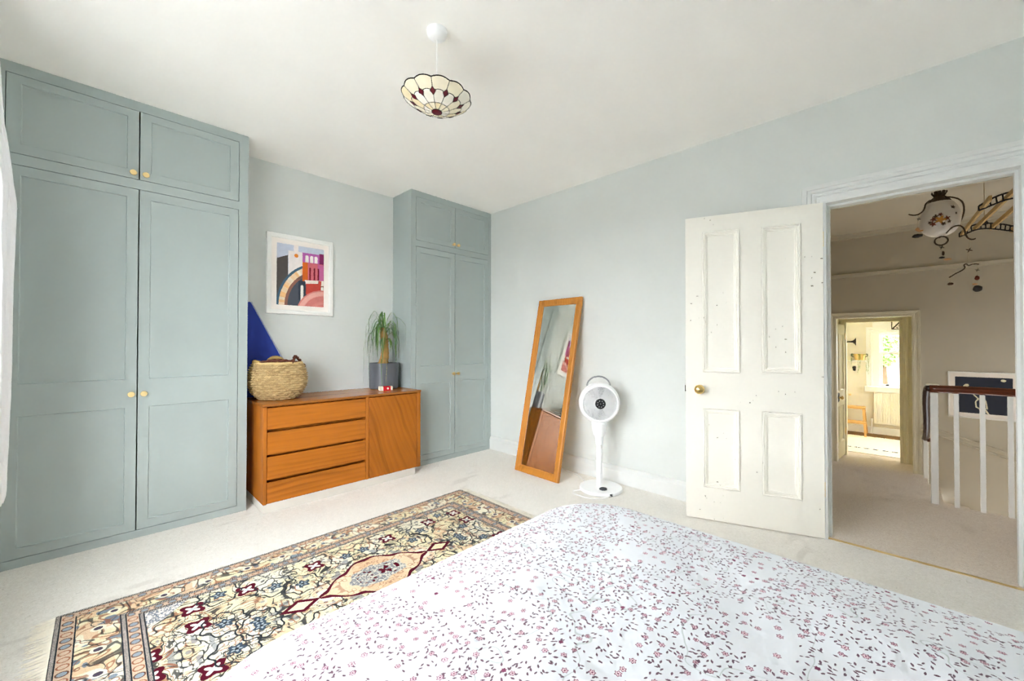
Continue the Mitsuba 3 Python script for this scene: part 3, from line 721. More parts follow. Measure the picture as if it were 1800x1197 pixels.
# ------------------------------------------------------------------ rug
RG = np.array([1.390, -2.105])
def rug_col(p, n, uv):
    x, y = uv.x, uv.y                                     # metres from the rug's middle
    a, b = dr.abs(x), dr.abs(y)
    de, dl = 1.06 - b, (0.615 - a) * 1.22
    d = dr.minimum(de, dl)
    along = dr.select(de < dl, x, y)
    cream, navy, rust, peach, pale, maroon = (mi.Color3f(hexc(c)) for c in ('#d9cfae', '#262b31', '#8f5a3e', '#d0b191', '#e0dac6', '#4e1122'))
    slate = mi.Color3f(hexc('#6d7684'))
    # warped coordinates for the scrolling vines
    y = y - 0.05
    b = dr.abs(y)
    wx, wy = N(a * 12, b * 12, 1.0) - 0.5, N(a * 12, b * 12, 2.0) - 0.5
    X, Y = a + 0.07 * wx, b + 0.07 * wy
    def lines(f, s, w):
        return S(w, w * 0.4, dr.abs(N(X * f, Y * f, s) - 0.5))
    def blobs(f, s, t):
        return S(t, t + 0.05, N(a * f, b * f, s))
    # field
    c = MIX(cream, pale, S(0.4, 0.7, N(a * 12, b * 12, 3.0)))
    c = MIX(c, peach, 0.7 * blobs(34, 4.0, 0.70))
    c = MIX(c, slate, 0.7 * blobs(40, 5.0, 0.77))
    c = MIX(c, rust, 0.85 * lines(46, 6.0, 0.10) * S(0.45, 0.6, N(a * 14, b * 14, 7.0)))
    c = MIX(c, navy, 0.95 * lines(30, 8.0, 0.062))
    c = MIX(c, navy, 0.9 * lines(56, 9.0, 0.085) * S(0.42, 0.58, N(a * 17, b * 17, 10.0)))
    c = MIX(c, navy, 0.85 * blobs(64, 11.0, 0.86))
    def rosette(c, ca, cb, r, petals, outline, inside, heart, ang=0.0):
        u, v = a - ca, b - cb
        rr = dr.sqrt(u * u + v * v)
        th = dr.atan2(v, u) + ang
        lim = r * (0.80 + 0.20 * dr.cos(petals * th))
        c = dr.select(rr < lim, outline, c)
        c = dr.select(rr < lim - r * 0.40, inside, c)
        return dr.select(rr < r * 0.2, heart, c)
    white = mi.Color3f(hexc('#ece2d6'))
    for ca, cb in ((0.158, 0.700), (0.304, 0.500), (0.292, 0.205), (0.06, 0.86), (0.30, 0.70)):
        c = rosette(c, ca, cb, 0.052, 4, maroon, white, mi.Color3f(hexc('#b9c2c8')), 0.785)
    for ca, cb in ((0.170, 0.300), (0.270, 0.050), (0.02, 0.52), (0.345, 0.60), (0.24, 0.40), (0.10, 0.62)):
        c = rosette(c, ca, cb, 0.034, 5, mi.Color3f(hexc('#3a4654')), mi.Color3f(hexc('#98a2a8')), navy)
        u, v = a - ca, b - cb
        rr = dr.sqrt(u * u + v * v)
        ring = 0.078 + 0.008 * dr.cos(7 * dr.atan2(v, u))
        c = dr.select(dr.abs(rr - ring) < 0.0035, navy, c)
    # medallion with scalloped edge and end pendants
    t = dr.clip(b / 0.285, 0, 1)
    half = 0.172 * (1 - dr.power(t, 1.35)) + 0.012 * dr.abs(dr.sin(b * 26))
    inside = (a < half) & (b < 0.285)
    edge = inside & (a > half - 0.017 - 0.006 * dr.cos(b * 52))
    cm = MIX(peach, mi.Color3f(hexc('#ddc4a6')), S(0.4, 0.7, N(a * 16, b * 16, 12.0)))
    cm = MIX(cm, rust, 0.6 * lines(46, 13.0, 0.10))
    core = dr.sqrt(dr.square(a / 0.085) + dr.square(b / 0.14)) + 0.3 * (N(a * 30, y * 30, 15.0) - 0.5)
    cm = dr.select(core < 1, MIX(mi.Color3f(hexc('#c5c0b4')), mi.Color3f(hexc('#85868a')), S(0.4, 0.6, N(a * 160, y * 160, 14.0))), cm)
    cm = dr.select((core < 0.75) & (N(a * 60, y * 60, 16.0) > 0.72), maroon, cm)
    c = dr.select(inside, cm, c)
    c = dr.select(edge, maroon, c)
    pd = dr.abs(b - 0.365) / 0.085 + a / 0.052
    c = dr.select(pd < 1, maroon, c)
    c = dr.select(pd < 0.62, cream, c)
    # slate corner fans
    sp = (a > 0.295) & (a < 0.405) & (b > 0.70) & (a - 0.295 > (0.80 - b) * 1.1)
    c = dr.select(sp, MIX(slate, white, S(0.35, 0.65, N(a * 220, y * 220, 17.0))), c)
    # borders
    y = uv.y
    b = dr.abs(y)
    cb_ = MIX(cream, pale, S(0.4, 0.7, N(x * 12, y * 12, 20.0)))
    cb_ = MIX(cb_, peach, 0.8 * S(0.62, 0.68, N(x * 22, y * 22, 21.0)))
    cb_ = MIX(cb_, mi.Color3f(hexc('#5d7389')), 0.85 * S(0.76, 0.80, N(x * 30, y * 30, 22.0)))
    Xb, Yb = x + 0.06 * wx, y + 0.06 * wy
    cb_ = MIX(cb_, rust, 0.8 * S(0.12, 0.05, dr.abs(N(Xb * 40, Yb * 40, 23.0) - 0.5)))
    cb_ = MIX(cb_, navy, 0.85 * S(0.07, 0.03, dr.abs(N(Xb * 30, Yb * 30, 24.0) - 0.5)))
    pal = dr.sqrt(dr.square((along * 6.2 - dr.floor(along * 6.2) - 0.5) / 6.2) + dr.square((d - 0.125) * 0.9))
    cb_ = dr.select(pal < 0.021, pale, cb_)
    cb_ = dr.select(pal < 0.012, mi.Color3f(hexc('#4a4250')), cb_)
    gd = mi.Color3f(hexc('#c3ab96'))
    gu = along * 22 - dr.floor(along * 22) - 0.5
    def guard(c, d0, d1):
        m = (d > d0) & (d < d1)
        v = (d - (d0 + d1) / 2) / (d1 - d0)
        e = dr.sqrt(dr.square(gu * 1.25) + dr.square(v * 1.1))
        k = mikit.cell_rand(dr.floor(along * 22), d0 * 100)
        g = dr.select(e < 0.46, MIX(rust, navy, dr.select(k > 0.55, mi.Float(0.6), mi.Float(0.0))), gd)
        g = dr.select(e < 0.34, MIX(gd, mi.Color3f(hexc('#8d97a0')), S(0.5, 0.55, k)), g)
        return dr.select(m, g, c)
    c = dr.select(d < 0.262, cb_, c)
    c = guard(c, 0.016, 0.058)
    c = guard(c, 0.206, 0.246)
    bar = along * 110 + d * 60
    barber = dr.select(bar - dr.floor(bar) < 0.55, navy, mi.Color3f(hexc('#cfc3bb')))
    for e0, e1 in ((0.0, 0.015), (0.190, 0.206), (0.246, 0.260)):
        c = dr.select((d > e0) & (d < e1), barber, c)
        c = dr.select((dr.abs(d - e0) < 0.0022) | (dr.abs(d - e1) < 0.0022), navy, c)
    c = dr.select(dr.abs(d - 0.060) < 0.0022, navy, c)
    return c * (0.88 + 0.24 * N(x * 420, y * 420, 30.0))
mat('rug_pile', rug_col, 0.95, 0.1, bump=lambda p, n, uv: N(p.x * 420, p.y * 420, 1.0), bump_scale=0.0015)
rg = thing('persian_rug', 'cream patterned fringed rug with dark red medallion between the bed and wardrobes', 'rug')
nx, ny = 30, 60
gx, gy = np.meshgrid(np.linspace(-0.615, 0.615, nx), np.linspace(-1.06, 1.06, ny), indexing='ij')
def rug_warp(x, y):
    Y = RG[1] + y
    X = RG[0] + x - 0.045 * np.clip((-2.45 - Y) / 0.7, 0, 2) ** 1.6
    return X, Y
wxx, wyy = rug_warp(gx, gy)
zz = 0.009 + 0.0015 * meshkit.noise(np.stack([gx * 5, gy * 5, gx * 0], -1), 2)
V = np.stack([wxx, wyy, zz], -1).reshape(-1, 3)
i, j = np.meshgrid(np.arange(nx - 1), np.arange(ny - 1), indexing='ij')
q = np.stack([i * ny + j, (i + 1) * ny + j, (i + 1) * ny + j + 1, i * ny + j + 1], -1).reshape(-1, 4)
add(rg, 'pile', mk(V, q), 'rug_pile', True, uv=np.stack([gx, gy], -1).reshape(-1, 2))
per = [(gx[k, 0], gy[k, 0]) for k in range(nx)] + [(gx[-1, k], gy[-1, k]) for k in range(1, ny)] + [(gx[k, -1], gy[k, -1]) for k in range(nx - 2, -1, -1)] + [(gx[0, k], gy[0, k]) for k in range(ny - 2, 0, -1)]
per = np.array(per)
X, Y = rug_warp(per[:, 0], per[:, 1])
top = np.stack([X, Y, 0 * X + 0.0095], 1); bot = np.stack([X * 1.0, Y, 0 * X + 0.0005], 1)
n_ = len(X); s_ = np.arange(n_)
mat('rug_edge', '#4b4a4e', 0.95, 0.1)
add(rg, 'selvedge', mk(np.vstack([top, bot]), np.stack([s_, (s_ + 1) % n_, (s_ + 1) % n_ + n_, s_ + n_], 1)), 'rug_edge')
mat('fringe', '#efe9db', 0.9, 0.1)
rr_ = np.random.default_rng(3)
fr = []
for end in (-1, 1):
    for x in np.arange(-0.612, 0.613, 0.0046):
        X0, Y0 = rug_warp(np.array([x]), np.array([end * 1.058]))
        L = rr_.uniform(0.045, 0.078)
        dx = rr_.uniform(-0.018, 0.018)
        p = [(X0[0], Y0[0], 0.008), (X0[0] + dx * 0.3, Y0[0] + end * L * 0.4, 0.004), (X0[0] + dx, Y0[0] + end * L, 0.0022)]
        fr.append(tube(p, [0.0016, 0.0016, 0.0008], 4, False))
add(rg, 'fringe', cat_(fr), 'fringe', kind='stuff', label='cream knotted fringe')

# ------------------------------------------------------------------ bed and duvet
bd = thing('bed', 'low bed hidden under the white floral duvet', 'bed')
mat('bed_fabric', '#cfcac3', 0.9, 0.2)
add(bd, 'base', box(2.30, 4.28, -2.96, -1.62, 0.06, 0.30, 0.01), 'bed_fabric')
add(bd, 'mattress', box(2.29, 4.29, -2.97, -1.61, 0.30, 0.44, 0.03), 'bed_fabric')
for x in (2.36, 4.2):
    for y in (-2.9, -1.68):
        add(bd, 'leg', box(x - 0.03, x + 0.03, y - 0.03, y + 0.03, 0.0, 0.06), 'dark_cavity')
def duvet_col(p, n, uv):
    x, y = uv.x, uv.y
    base = mi.Color3f(hexc('#d9dce2'))
    leafc, flow, inn, vine = (mi.Color3f(hexc(c)) for c in ('#665561', '#78405a', '#dcc6ce', '#b2baba'))
    f0 = 9.0
    def field(x, y):
        return N(x * f0, y * f0, 1.0) + 0.35 * N(x * 2.6 * f0, y * 2.6 * f0, 2.0) - 0.675
    v = field(x, y)
    c = MIX(base, vine, 0.75 * S(0.010, 0.004, dr.abs(v)))
    def leaves(c, size, L, w, seed, keep, reach):
        gx_, gy_ = x / size, y / size
        for ox in (-0.5, 0.5):
            for oy in (-0.5, 0.5):
                ix, iy = dr.floor(gx_ + ox), dr.floor(gy_ + oy)
                cx = (ix + 0.15 + 0.7 * mikit.cell_rand(ix, iy, seed)) * size
                cy = (iy + 0.15 + 0.7 * mikit.cell_rand(ix, iy, seed + 1)) * size
                k = mikit.cell_rand(ix, iy, seed + 2)
                near = dr.abs(field(cx, cy)) < reach
                an = 6.2832 * mikit.cell_rand(ix, iy, seed + 3)
                ca, sa = dr.cos(an), dr.sin(an)
                u, w_ = (x - cx) * ca + (y - cy) * sa, -(x - cx) * sa + (y - cy) * ca
                s = 0.7 + 0.5 * k
                e = dr.square(u / (L * s)) + dr.abs(w_) / (w * s)
                c = dr.select((e < 1) & near & (k < keep), MIX(leafc, flow, 0.45 * k), c)
        return c
    c = leaves(c, 0.0138, 0.0058, 0.0025, 11.0, 0.52, 0.32)
    c = leaves(c, 0.0170, 0.0062, 0.0026, 21.0, 0.42, 0.28)
    size = 0.0335
    gx_, gy_ = x / size, y / size
    for ox in (-0.5, 0.5):
        for oy in (-0.5, 0.5):
            ix, iy = dr.floor(gx_ + ox), dr.floor(gy_ + oy)
            cx = (ix + 0.2 + 0.6 * mikit.cell_rand(ix, iy, 31.0)) * size
            cy = (iy + 0.2 + 0.6 * mikit.cell_rand(ix, iy, 32.0)) * size
            k = mikit.cell_rand(ix, iy, 33.0)
            u, w_ = x - cx, y - cy
            r = dr.sqrt(u * u + w_ * w_)
            th = dr.atan2(w_, u) + 6.28 * k
            R0 = 0.0062 + 0.0034 * k
            lim = R0 * (0.84 + 0.16 * dr.cos(6 * th))
            on = (k < 0.56)
            c = dr.select(on & (r < lim), flow, c)
            c = dr.select(on & (r < lim - 0.0019), dr.select(k < 0.02, flow, inn), c)
            c = dr.select(on & (r < 0.0020), flow, c)
    return c
mat('duvet_cotton', duvet_col, 0.85, 0.2, sheen=0.2, bump=lambda p, n, uv: F(p.x * 22, p.y * 22, p.z * 22) + 0.15 * N(p.x * 160, p.y * 160, p.z * 160), bump_scale=0.006)
DX0, DX1, DY0, DY1, DZ = 2.215, 4.33, -3.03, -1.488, 0.522
CR = 0.30
out = []
for cx, cy, a0 in ((DX1 - CR, DY1 - CR, 0), (DX0 + CR, DY1 - CR, 90), (DX0 + CR, DY0 + CR, 180), (DX1 - CR, DY0 + CR, 270)):
    for t in np.linspace(0, 90, 15)[:-1]:
        a = math.radians(a0 + t)
        out.append((cx + CR * math.cos(a), cy + CR * math.sin(a), math.cos(a), math.sin(a)))
out = np.array(out)
loop_ = np.vstack([out, out[:1]])
seg = np.r_[0, np.cumsum(np.linalg.norm(np.diff(loop_[:, :2], axis=0), axis=1))]
tq = np.linspace(0, seg[-1], 361)[:-1]
O_ = np.stack([np.interp(tq, seg, loop_[:, k]) for k in range(4)], 1)
O_[:, 2:] /= np.linalg.norm(O_[:, 2:], axis=1, keepdims=True)
ctr = np.array([(DX0 + DX1) / 2, (DY0 + DY1) / 2])
ER = 0.115
ringsV, ringsUV = [], []
edge_in = O_[:, :2] - O_[:, 2:] * ER
for s in np.linspace(0.0, 1.0, 70) ** 0.8:
    pnt = ctr + (edge_in - ctr) * s
    puff = (1 - s ** 6)
    b = meshkit.fbm(np.stack([pnt[:, 0] * 2.4, pnt[:, 1] * 2.4, pnt[:, 0] * 0], 1), 3, 7) - 0.5
    z = DZ + 0.040 * b * puff + 0.012 * puff - 0.012 * s ** 3
    ringsV.append(np.column_stack([pnt, z])); ringsUV.append(pnt)
for a in np.linspace(0, np.pi / 2, 12)[1:]:
    pnt = edge_in + O_[:, 2:] * (ER * math.sin(a))
    ringsV.append(np.column_stack([pnt, np.full(len(pnt), DZ - 0.012 - ER * (1 - math.cos(a)))]))
    ringsUV.append(edge_in + O_[:, 2:] * (ER * a))
for s in np.linspace(0, 1, 12)[1:]:
    wave = 0.016 * s * np.sin(tq * 21) + 0.012 * s * np.sin(tq * 9 + 1)
    pnt = O_[:, :2] + O_[:, 2:] * (wave + 0.015 * s)[:, None]
    ringsV.append(np.column_stack([pnt, np.full(len(pnt), DZ - 0.012 - ER - 0.24 * s)]))
    ringsUV.append(O_[:, :2] + O_[:, 2:] * (ER * (np.pi / 2 - 1) + 0.24 * s))
n_ = len(O_)
V = np.vstack(ringsV); UV = np.vstack(ringsUV)
i, j = np.meshgrid(np.arange(len(ringsV) - 1), np.arange(n_), indexing='ij')
q = np.stack([i * n_ + j, (i + 1) * n_ + j, (i + 1) * n_ + (j + 1) % n_, i * n_ + (j + 1) % n_], -1).reshape(-1, 4)
add(None, 'duvet', mk(V, q), 'duvet_cotton', True, uv=UV, label='white duvet with small maroon flower sprigs spread over the bed', cat='duvet')

# ------------------------------------------------------------------ white curtain at the left edge
mat('curtain_cloth', '#f4f5f8', 0.9, 0.2, sheen=0.3)
ny_, nz_ = 90, 60
u = np.linspace(0, 1, ny_)
vz = np.linspace(0, 1, nz_)
Uu, Vv = np.meshgrid(u, vz, indexing='ij')
zc = 0.46 + Vv * 1.98
bulge = np.interp(zc, [0.46, 0.50, 0.7, 1.1, 1.5, 1.78, 1.95, 2.15, 2.44], [0.0, 0.012, 0.018, 0.026, 0.030, 0.032, 0.008, -0.02, -0.04])
fold = np.sin(Uu * 2 * np.pi * 4.5 + 0.8 * np.sin(zc * 3))
yc = -3.388 + bulge * 0.8 + 0.050 * fold + 0.010 * meshkit.noise(np.stack([Uu * 6, zc * 5, zc * 0], -1), 2)
xc = 0.44 + 0.36 * Uu + 0.02 * np.sin(zc * 2.0)
V = np.stack([xc, yc, zc + 0.012 * np.sin(Uu * 9) * (1 - Vv) ** 4], -1).reshape(-1, 3)
i, j = np.meshgrid(np.arange(ny_ - 1), np.arange(nz_ - 1), indexing='ij')
q = np.stack([i * nz_ + j, (i + 1) * nz_ + j, (i + 1) * nz_ + j + 1, i * nz_ + j + 1], -1).reshape(-1, 4)
cu = thing('curtain', 'white curtain hanging at the window beside the wide wardrobe', 'curtain')
add(cu, 'cloth', mk(V, q), 'curtain_cloth', True)
add(cu, 'rail', box(0.55, 3.9, -3.40, -3.37, 2.44, 2.465, 0.004), 'paint_white')
for x in (0.7, 2.2, 3.8):
    add(cu, 'bracket', box(x - 0.01, x + 0.01, WY, -3.385, 2.445, 2.46), 'paint_white')

# ------------------------------------------------------------------ the landing beyond the door
HL, HR, HY, HZ = 2.560, 5.60, 3.960, 2.640                 # left and right walls, far wall, ceiling
FL = -0.520                                                # the half landing, the steps' depth below the landing
D2X0, D2X1, D2Z = 2.653, 3.383, 1.517                      # doorway in the far wall
struct('floor_landing', cat_(box(HL, HR, 0.020, 1.240, -0.12, 0.001), box(HL, 3.444, 1.235, 2.080, -0.12, 0.0)), 'carpet_hall', 'beige brown carpet of the landing beyond the doorway')
struct('stair_riser', cat_(box(HL, 3.444, 2.060, 2.075, FL, -0.10), box(3.430, 3.444, 1.240, 2.075, -2.6, -0.10), box(3.444, HR, 1.222, 1.238, -2.6, -0.10)), 'paint_hall_trim', 'painted boards below the edge of the landing')
sf = thing('floor_steps', 'carpeted steps down from the landing to the half landing', None, kind='structure')
for k in range(2):
    add(sf, 'step', box(HL, 3.430, 2.080 + 0.25 * k, 2.330 + 0.25 * k, FL - 0.05, -0.1733 * (k + 1), 0.012), 'carpet_hall')
struct('floor_half_landing', box(HL, 3.60, 2.580, 5.0, FL - 0.12, FL), 'carpet_hall', 'carpeted half landing before the far doorway')
fs = thing('floor_stairs', 'carpeted stair flight going down behind the balusters', None, kind='structure')
for k in range(8):
    add(fs, 'step', box(3.60 + 0.24 * k, 3.84 + 0.24 * k, 2.60, HY, FL - 0.19 * (k + 1) - 0.1, FL - 0.19 * (k + 1), 0.012), 'carpet_hall')
FM = axes((1, 0, 0), (0, 0, 1), (0, -1, 0), (0, HY, 0))
struct('wall_far', place(board(HL - 0.1, HR + 0.1, -2.6, HZ, [(D2X0 - 0.015, D2X1 + 0.015, FL - 0.05, D2Z + 0.015)], 0.12), FM), 'paint_hall', 'cream far wall of the stairwell')
struct('wall_side', box(HL - 0.1, HL, 0.15, HY, -0.8, HZ), 'paint_hall')
SW = (1.95, 2.50, 0.80, 1.75)                              # small stair window, right of the frame
struct('wall_side', place(board(0.15, HY, -2.6, HZ, [SW], 0.1), axes((0, 1, 0), (0, 0, 1), (1, 0, 0), (HR + 0.1, 0, 0))), 'paint_hall')
struct('window_3', cat_(*[box(HR + 0.03, HR + 0.07, *q_) for q_ in ((SW[0], SW[0] + 0.04, SW[2], SW[3]), (SW[1] - 0.04, SW[1], SW[2], SW[3]), (SW[0], SW[1], SW[2], SW[2] + 0.04), (SW[0], SW[1], SW[3] - 0.04, SW[3]), (SW[0], SW[1], 1.26, 1.29))]), 'paint_white')
struct('ceiling_landing', box(HL - 0.1, HR + 0.1, 0.15, HY + 0.1, HZ, HZ + 0.1), 'paint_hall', 'dim cream ceiling above the landing')
struct('wall_landing', place(board(HL, HR, -0.1, HZ, [(OX0 - 0.02, OX1 + 0.02, -0.05, OZ + 0.02)], 0.01), axes((1, 0, 0), (0, 0, 1), (0, -1, 0), (0, 0.155, 0))), 'paint_hall')
struct('trim_4', place(sweep_frame(OX0, OX1, OZ, arch), axes((-1, 0, 0), (0, 0, 1), (0, 1, 0), (OX0 + OX1, 0.155, 0))), 'paint_hall_trim')
# cornice cove and picture rail on the far wall
cove = [(HZ, 0.0), (HZ - 0.10, 0.0)] + [(HZ - 0.10 + 0.10 * math.sin(t), 0.10 * (1 - math.cos(t))) for t in np.linspace(0.05, math.pi / 2, 8)]
prail = [(2.060, 0.0), (2.062, 0.012), (2.078, 0.014), (2.090, 0.020), (2.104, 0.028), (2.112, 0.026), (2.116, 0.0)]
struct('trim_5', strip(prail, HL, HR, FM), 'paint_hall', 'cream picture rail across the far wall')
bead = [(HZ - 0.062, 0.0), (HZ - 0.055, 0.014), (HZ - 0.030, 0.022), (HZ - 0.012, 0.040), (HZ - 0.004, 0.058), (HZ, 0.060), (HZ, 0.0)]
struct('trim_6', strip(bead, HL, HR, FM), 'paint_hall', 'plaster cornice above the far wall')
arch2 = [(0.0, 0.0), (0.0, 0.014), (0.010, 0.018), (0.022, 0.018), (0.026, 0.012), (0.042, 0.016), (0.052, 0.024), (0.058, 0.026), (0.068, 0.030), (0.072, 0.0)]
struct('trim_7', place(sweep_frame(D2X0, D2X1, D2Z, arch2, FL), FM), 'paint_hall_trim', 'moulded cream architrave round the far doorway')
struct('trim_8', cat_(box(D2X0 - 0.015, D2X0, HY, HY + 0.13, FL, D2Z), box(D2X1, D2X1 + 0.015, HY, HY + 0.13, FL, D2Z), box(D2X0 - 0.015, D2X1 + 0.015, HY, HY + 0.13, D2Z, D2Z + 0.015)), 'paint_white')
# sloping dado rail down the stairwell
sl = -0.335
dv = np.array([1, 0, sl]) / math.hypot(1, sl)
DMx = axes(dv, np.array([-dv[2], 0, dv[0]]), (0, -1, 0), (3.46, HY, 0.195))
struct('trim_9', strip([(-0.075, 0.0), (-0.073, 0.016), (-0.058, 0.018), (-0.05, 0.008), (-0.03, 0.010), (-0.014, 0.020), (0.0, 0.022), (0.004, 0.0)], 0.0, 1.9, DMx), 'paint_hall', 'cream dado rail sloping down the stairwell wall')
# dado on the left wall of the landing
LWM = axes((0, 1, 0), (0, 0, 1), (1, 0, 0), (HL, 0, 0))
struct('trim_10', strip([(0.0, 0.0), (0.002, 0.018), (0.020, 0.024), (0.030, 0.014), (0.046, 0.026), (0.060, 0.026), (0.066, 0.0)], 3.55, 3.94, axes((0, 0.96, 0.28), (0, -0.28, 0.96), (1, 0, 0), (HL, -0.0, -0.98))), 'paint_white', 'white moulding end on the left wall of the landing')

# passage and second frame
struct('wall_passage', cat_(box(HL - 0.02, 2.600, HY + 0.12, 4.9, FL, 1.7), box(3.47, 3.55, HY + 0.12, 4.9, FL, 1.7), box(2.5, 3.6, HY + 0.12, 5.0, 1.62, 1.72)), 'paint_olive')
struct('wall_passage', place(board(2.50, 3.60, FL - 0.1, 1.70, [(2.683, 3.266, FL - 0.05, 1.500)], 0.12), axes((1, 0, 0), (0, 0, 1), (0, -1, 0), (0, 4.90, 0))), 'paint_olive')
arch3 = [(0.0, 0.0), (0.0, 0.012), (0.030, 0.014), (0.034, 0.006), (0.060, 0.010), (0.070, 0.018), (0.090, 0.018), (0.092, 0.0)]
struct('trim_11', place(sweep_frame(2.683, 3.266, 1.500, arch3, FL), axes((1, 0, 0), (0, 0, 1), (0, -1, 0), (0, 4.90, 0))), 'paint_olive', 'olive cream inner frame of the far doorway')
d2 = thing('door_2', 'olive cream panelled door folded back inside the far doorway', None, kind='structure')
D2M = axes((0, 1, 0), (0, 0, 1), (1, 0, 0), (2.648, 0, 0))
D2M = axes((0.075, 0.997, 0), (0, 0, 1), (0.997, -0.075, 0), (2.612, 4.13, 0))
hs = [(0.10, 0.34, FL + 0.25, FL + 0.80), (0.42, 0.66, FL + 0.25, FL + 0.80), (0.10, 0.34, FL + 1.0, FL + 1.85), (0.42, 0.66, FL + 1.0, FL + 1.85)]
add(d2, 'leaf', place(board(0, 0.74, FL + 0.03, FL + 1.98, hs, 0.035), D2M), 'paint_olive')
for h in hs:
    add(d2, 'panel', place(rings(*h, [(0, 0), (0.01, 0.003), (0.02, -0.006), (0.03, -0.012)]), D2M), 'paint_olive')
add(d2, 'rim_lock', place(box(0.03, 0.17, 0.355, 0.475, 0.0, 0.030, 0.003), D2M), 'black_iron', label='black rim lock')
add(d2, 'knob', lathe([(0.0001, 0), (0.012, 0), (0.012, 0.02), (0.026, 0.034), (0.026, 0.046), (0.0001, 0.058)], 24, D2M[:3, 3] + D2M[:3, 0] * 0.115 + np.array([0, 0, 0.415]) + D2M[:3, 2] * 0.030, D2M[:3, 2]), 'brass', 30, label='brass knob')
for z in (-0.15, 1.29):
    add(d2, 'hinge', place(box(0.735, 0.760, z - 0.05, z + 0.05, -0.002, 0.012), D2M), 'brass_satin')

# ------------------------------------------------------------------ landing balustrade
bs = thing('balustrade', 'white landing balustrade with dark wooden handrail seen through the doorway', 'railing')
add(bs, 'newel_post', box(3.438, 3.478, 1.205, 1.245, -0.05, 0.812, 0.003), 'paint_white', label='white newel post')
for x in (3.567, 3.689, 3.812, 3.935, 4.058, 4.181, 4.304, 4.427):
    add(bs, 'baluster', box(x - 0.0125, x + 0.0125, 1.217, 1.243, 0.0, 0.812, 0.0015), 'paint_white')
def rail_sweep(pts, r=0.0275):
    return tube(pts, r, 14)
add(bs, 'handrail', rail_sweep(spline([(3.437, 1.232, 0.836), (3.50, 1.230, 0.838), (4.0, 1.230, 0.838), (4.6, 1.230, 0.838)], 40)), 'mahogany', True)
m = rail_sweep(spline([(3.437, 1.226, 0.836), (3.428, 1.27, 0.838), (3.423, 1.33, 0.80), (3.428, 1.55, 0.625), (3.434, 1.90, 0.375), (3.432, 1.98, 0.345)], 50), 0.021)
add(bs, 'stair_handrail', m, 'dark_rail', True, label='handrail dropping down the steps')
add(bs, 'newel_cap', lathe([(0.0001, 0.0), (0.020, 0.0), (0.034, 0.006), (0.036, 0.013), (0.030, 0.020), (0.0001, 0.024)], 28, (3.450, 1.262, 0.853)), 'paint_hall_trim', 30, label='pale cap over the newel')
add(bs, 'stair_newel', box(3.420, 3.452, 1.975, 2.010, -0.2, 0.335, 0.003), 'paint_white')
cur = [(3.432 - 0.035 * s * math.cos(4.2 * s), 1.98 + 0.03 * math.sin(4.2 * s), 0.345 - 0.010 * s) for s in np.linspace(0, 1, 14)]
add(bs, 'scroll', tube(cur, 0.014, 8), 'mahogany', True)

# ------------------------------------------------------------------ picture on the stairwell wall
sp_ = thing('framed_drawing', 'white framed navy drawing with cream outlines on the stairwell wall', 'picture')
SM = axes((1, 0, 0), (0, 0, 1), (0, -1, 0), (0, HY - 0.001, 0))
su0, su1, sv0, sv1 = 3.678, 4.222, 0.318, 0.850
add(sp_, 'frame', place(rings(su0, su1, sv0, sv1, [(0, 0), (0, 0.020), (0.003, 0.022), (0.012, 0.022), (0.014, 0.012)], cap=False), SM), 'paint_white')
mat('navy_paper', '#20273a', 0.35, 0.5)
mat('cream_ink', '#e6dfc6', 0.8, 0.2)
add(sp_, 'mount', place(rings(su0 + 0.012, su1 - 0.012, sv0 + 0.012, sv1 - 0.012, [(0, 0.010), (0.046, 0.010), (0.047, 0.008)], cap=False), SM), 'mount_board')
add(sp_, 'print', place(rings(su0 + 0.058, su1 - 0.058, sv0 + 0.056, sv1 - 0.056, [(0, 0.0075), (0.001, 0.008)]), SM), 'navy_paper')
def ink(poly):
    g = poly if poly.geom_type == 'Polygon' else poly
    gs = [g] if g.geom_type == 'Polygon' else list(g.geoms)
    ms = []
    for q_ in gs:
        m_ = trimesh.creation.extrude_polygon(q_, 0.001, engine='earcut')
        m_.apply_translation([0, 0, 0.0085])
        ms.append(place(m_, SM))
    return cat_(ms)
from shapely import affinity
add(sp_, 'moon_mark', ink(affinity.scale(sg.Point(4.097, 0.761).buffer(0.016), 1.25, 0.9)), 'cream_ink')
add(sp_, 'bulb_mark', ink(affinity.rotate(affinity.scale(sg.Point(3.822, 0.690).buffer(0.022), 1.1, 0.8), 40).union(sg.LineString([(3.835, 0.675), (3.852, 0.640), (3.87, 0.60)]).buffer(0.007))), 'cream_ink')
add(sp_, 'line_mark', ink(sg.LineString([(3.87, 0.60), (3.915, 0.545), (3.892, 0.51), (3.898, 0.448), (3.92, 0.435), (3.935, 0.395)]).buffer(0.006).union(sg.LineString([(3.915, 0.545), (3.95, 0.56), (3.968, 0.52), (3.978, 0.44), (3.955, 0.44)]).buffer(0.006)).union(sg.LineString([(3.935, 0.395), (3.96, 0.43), (3.985, 0.385)]).buffer(0.007))), 'cream_ink')

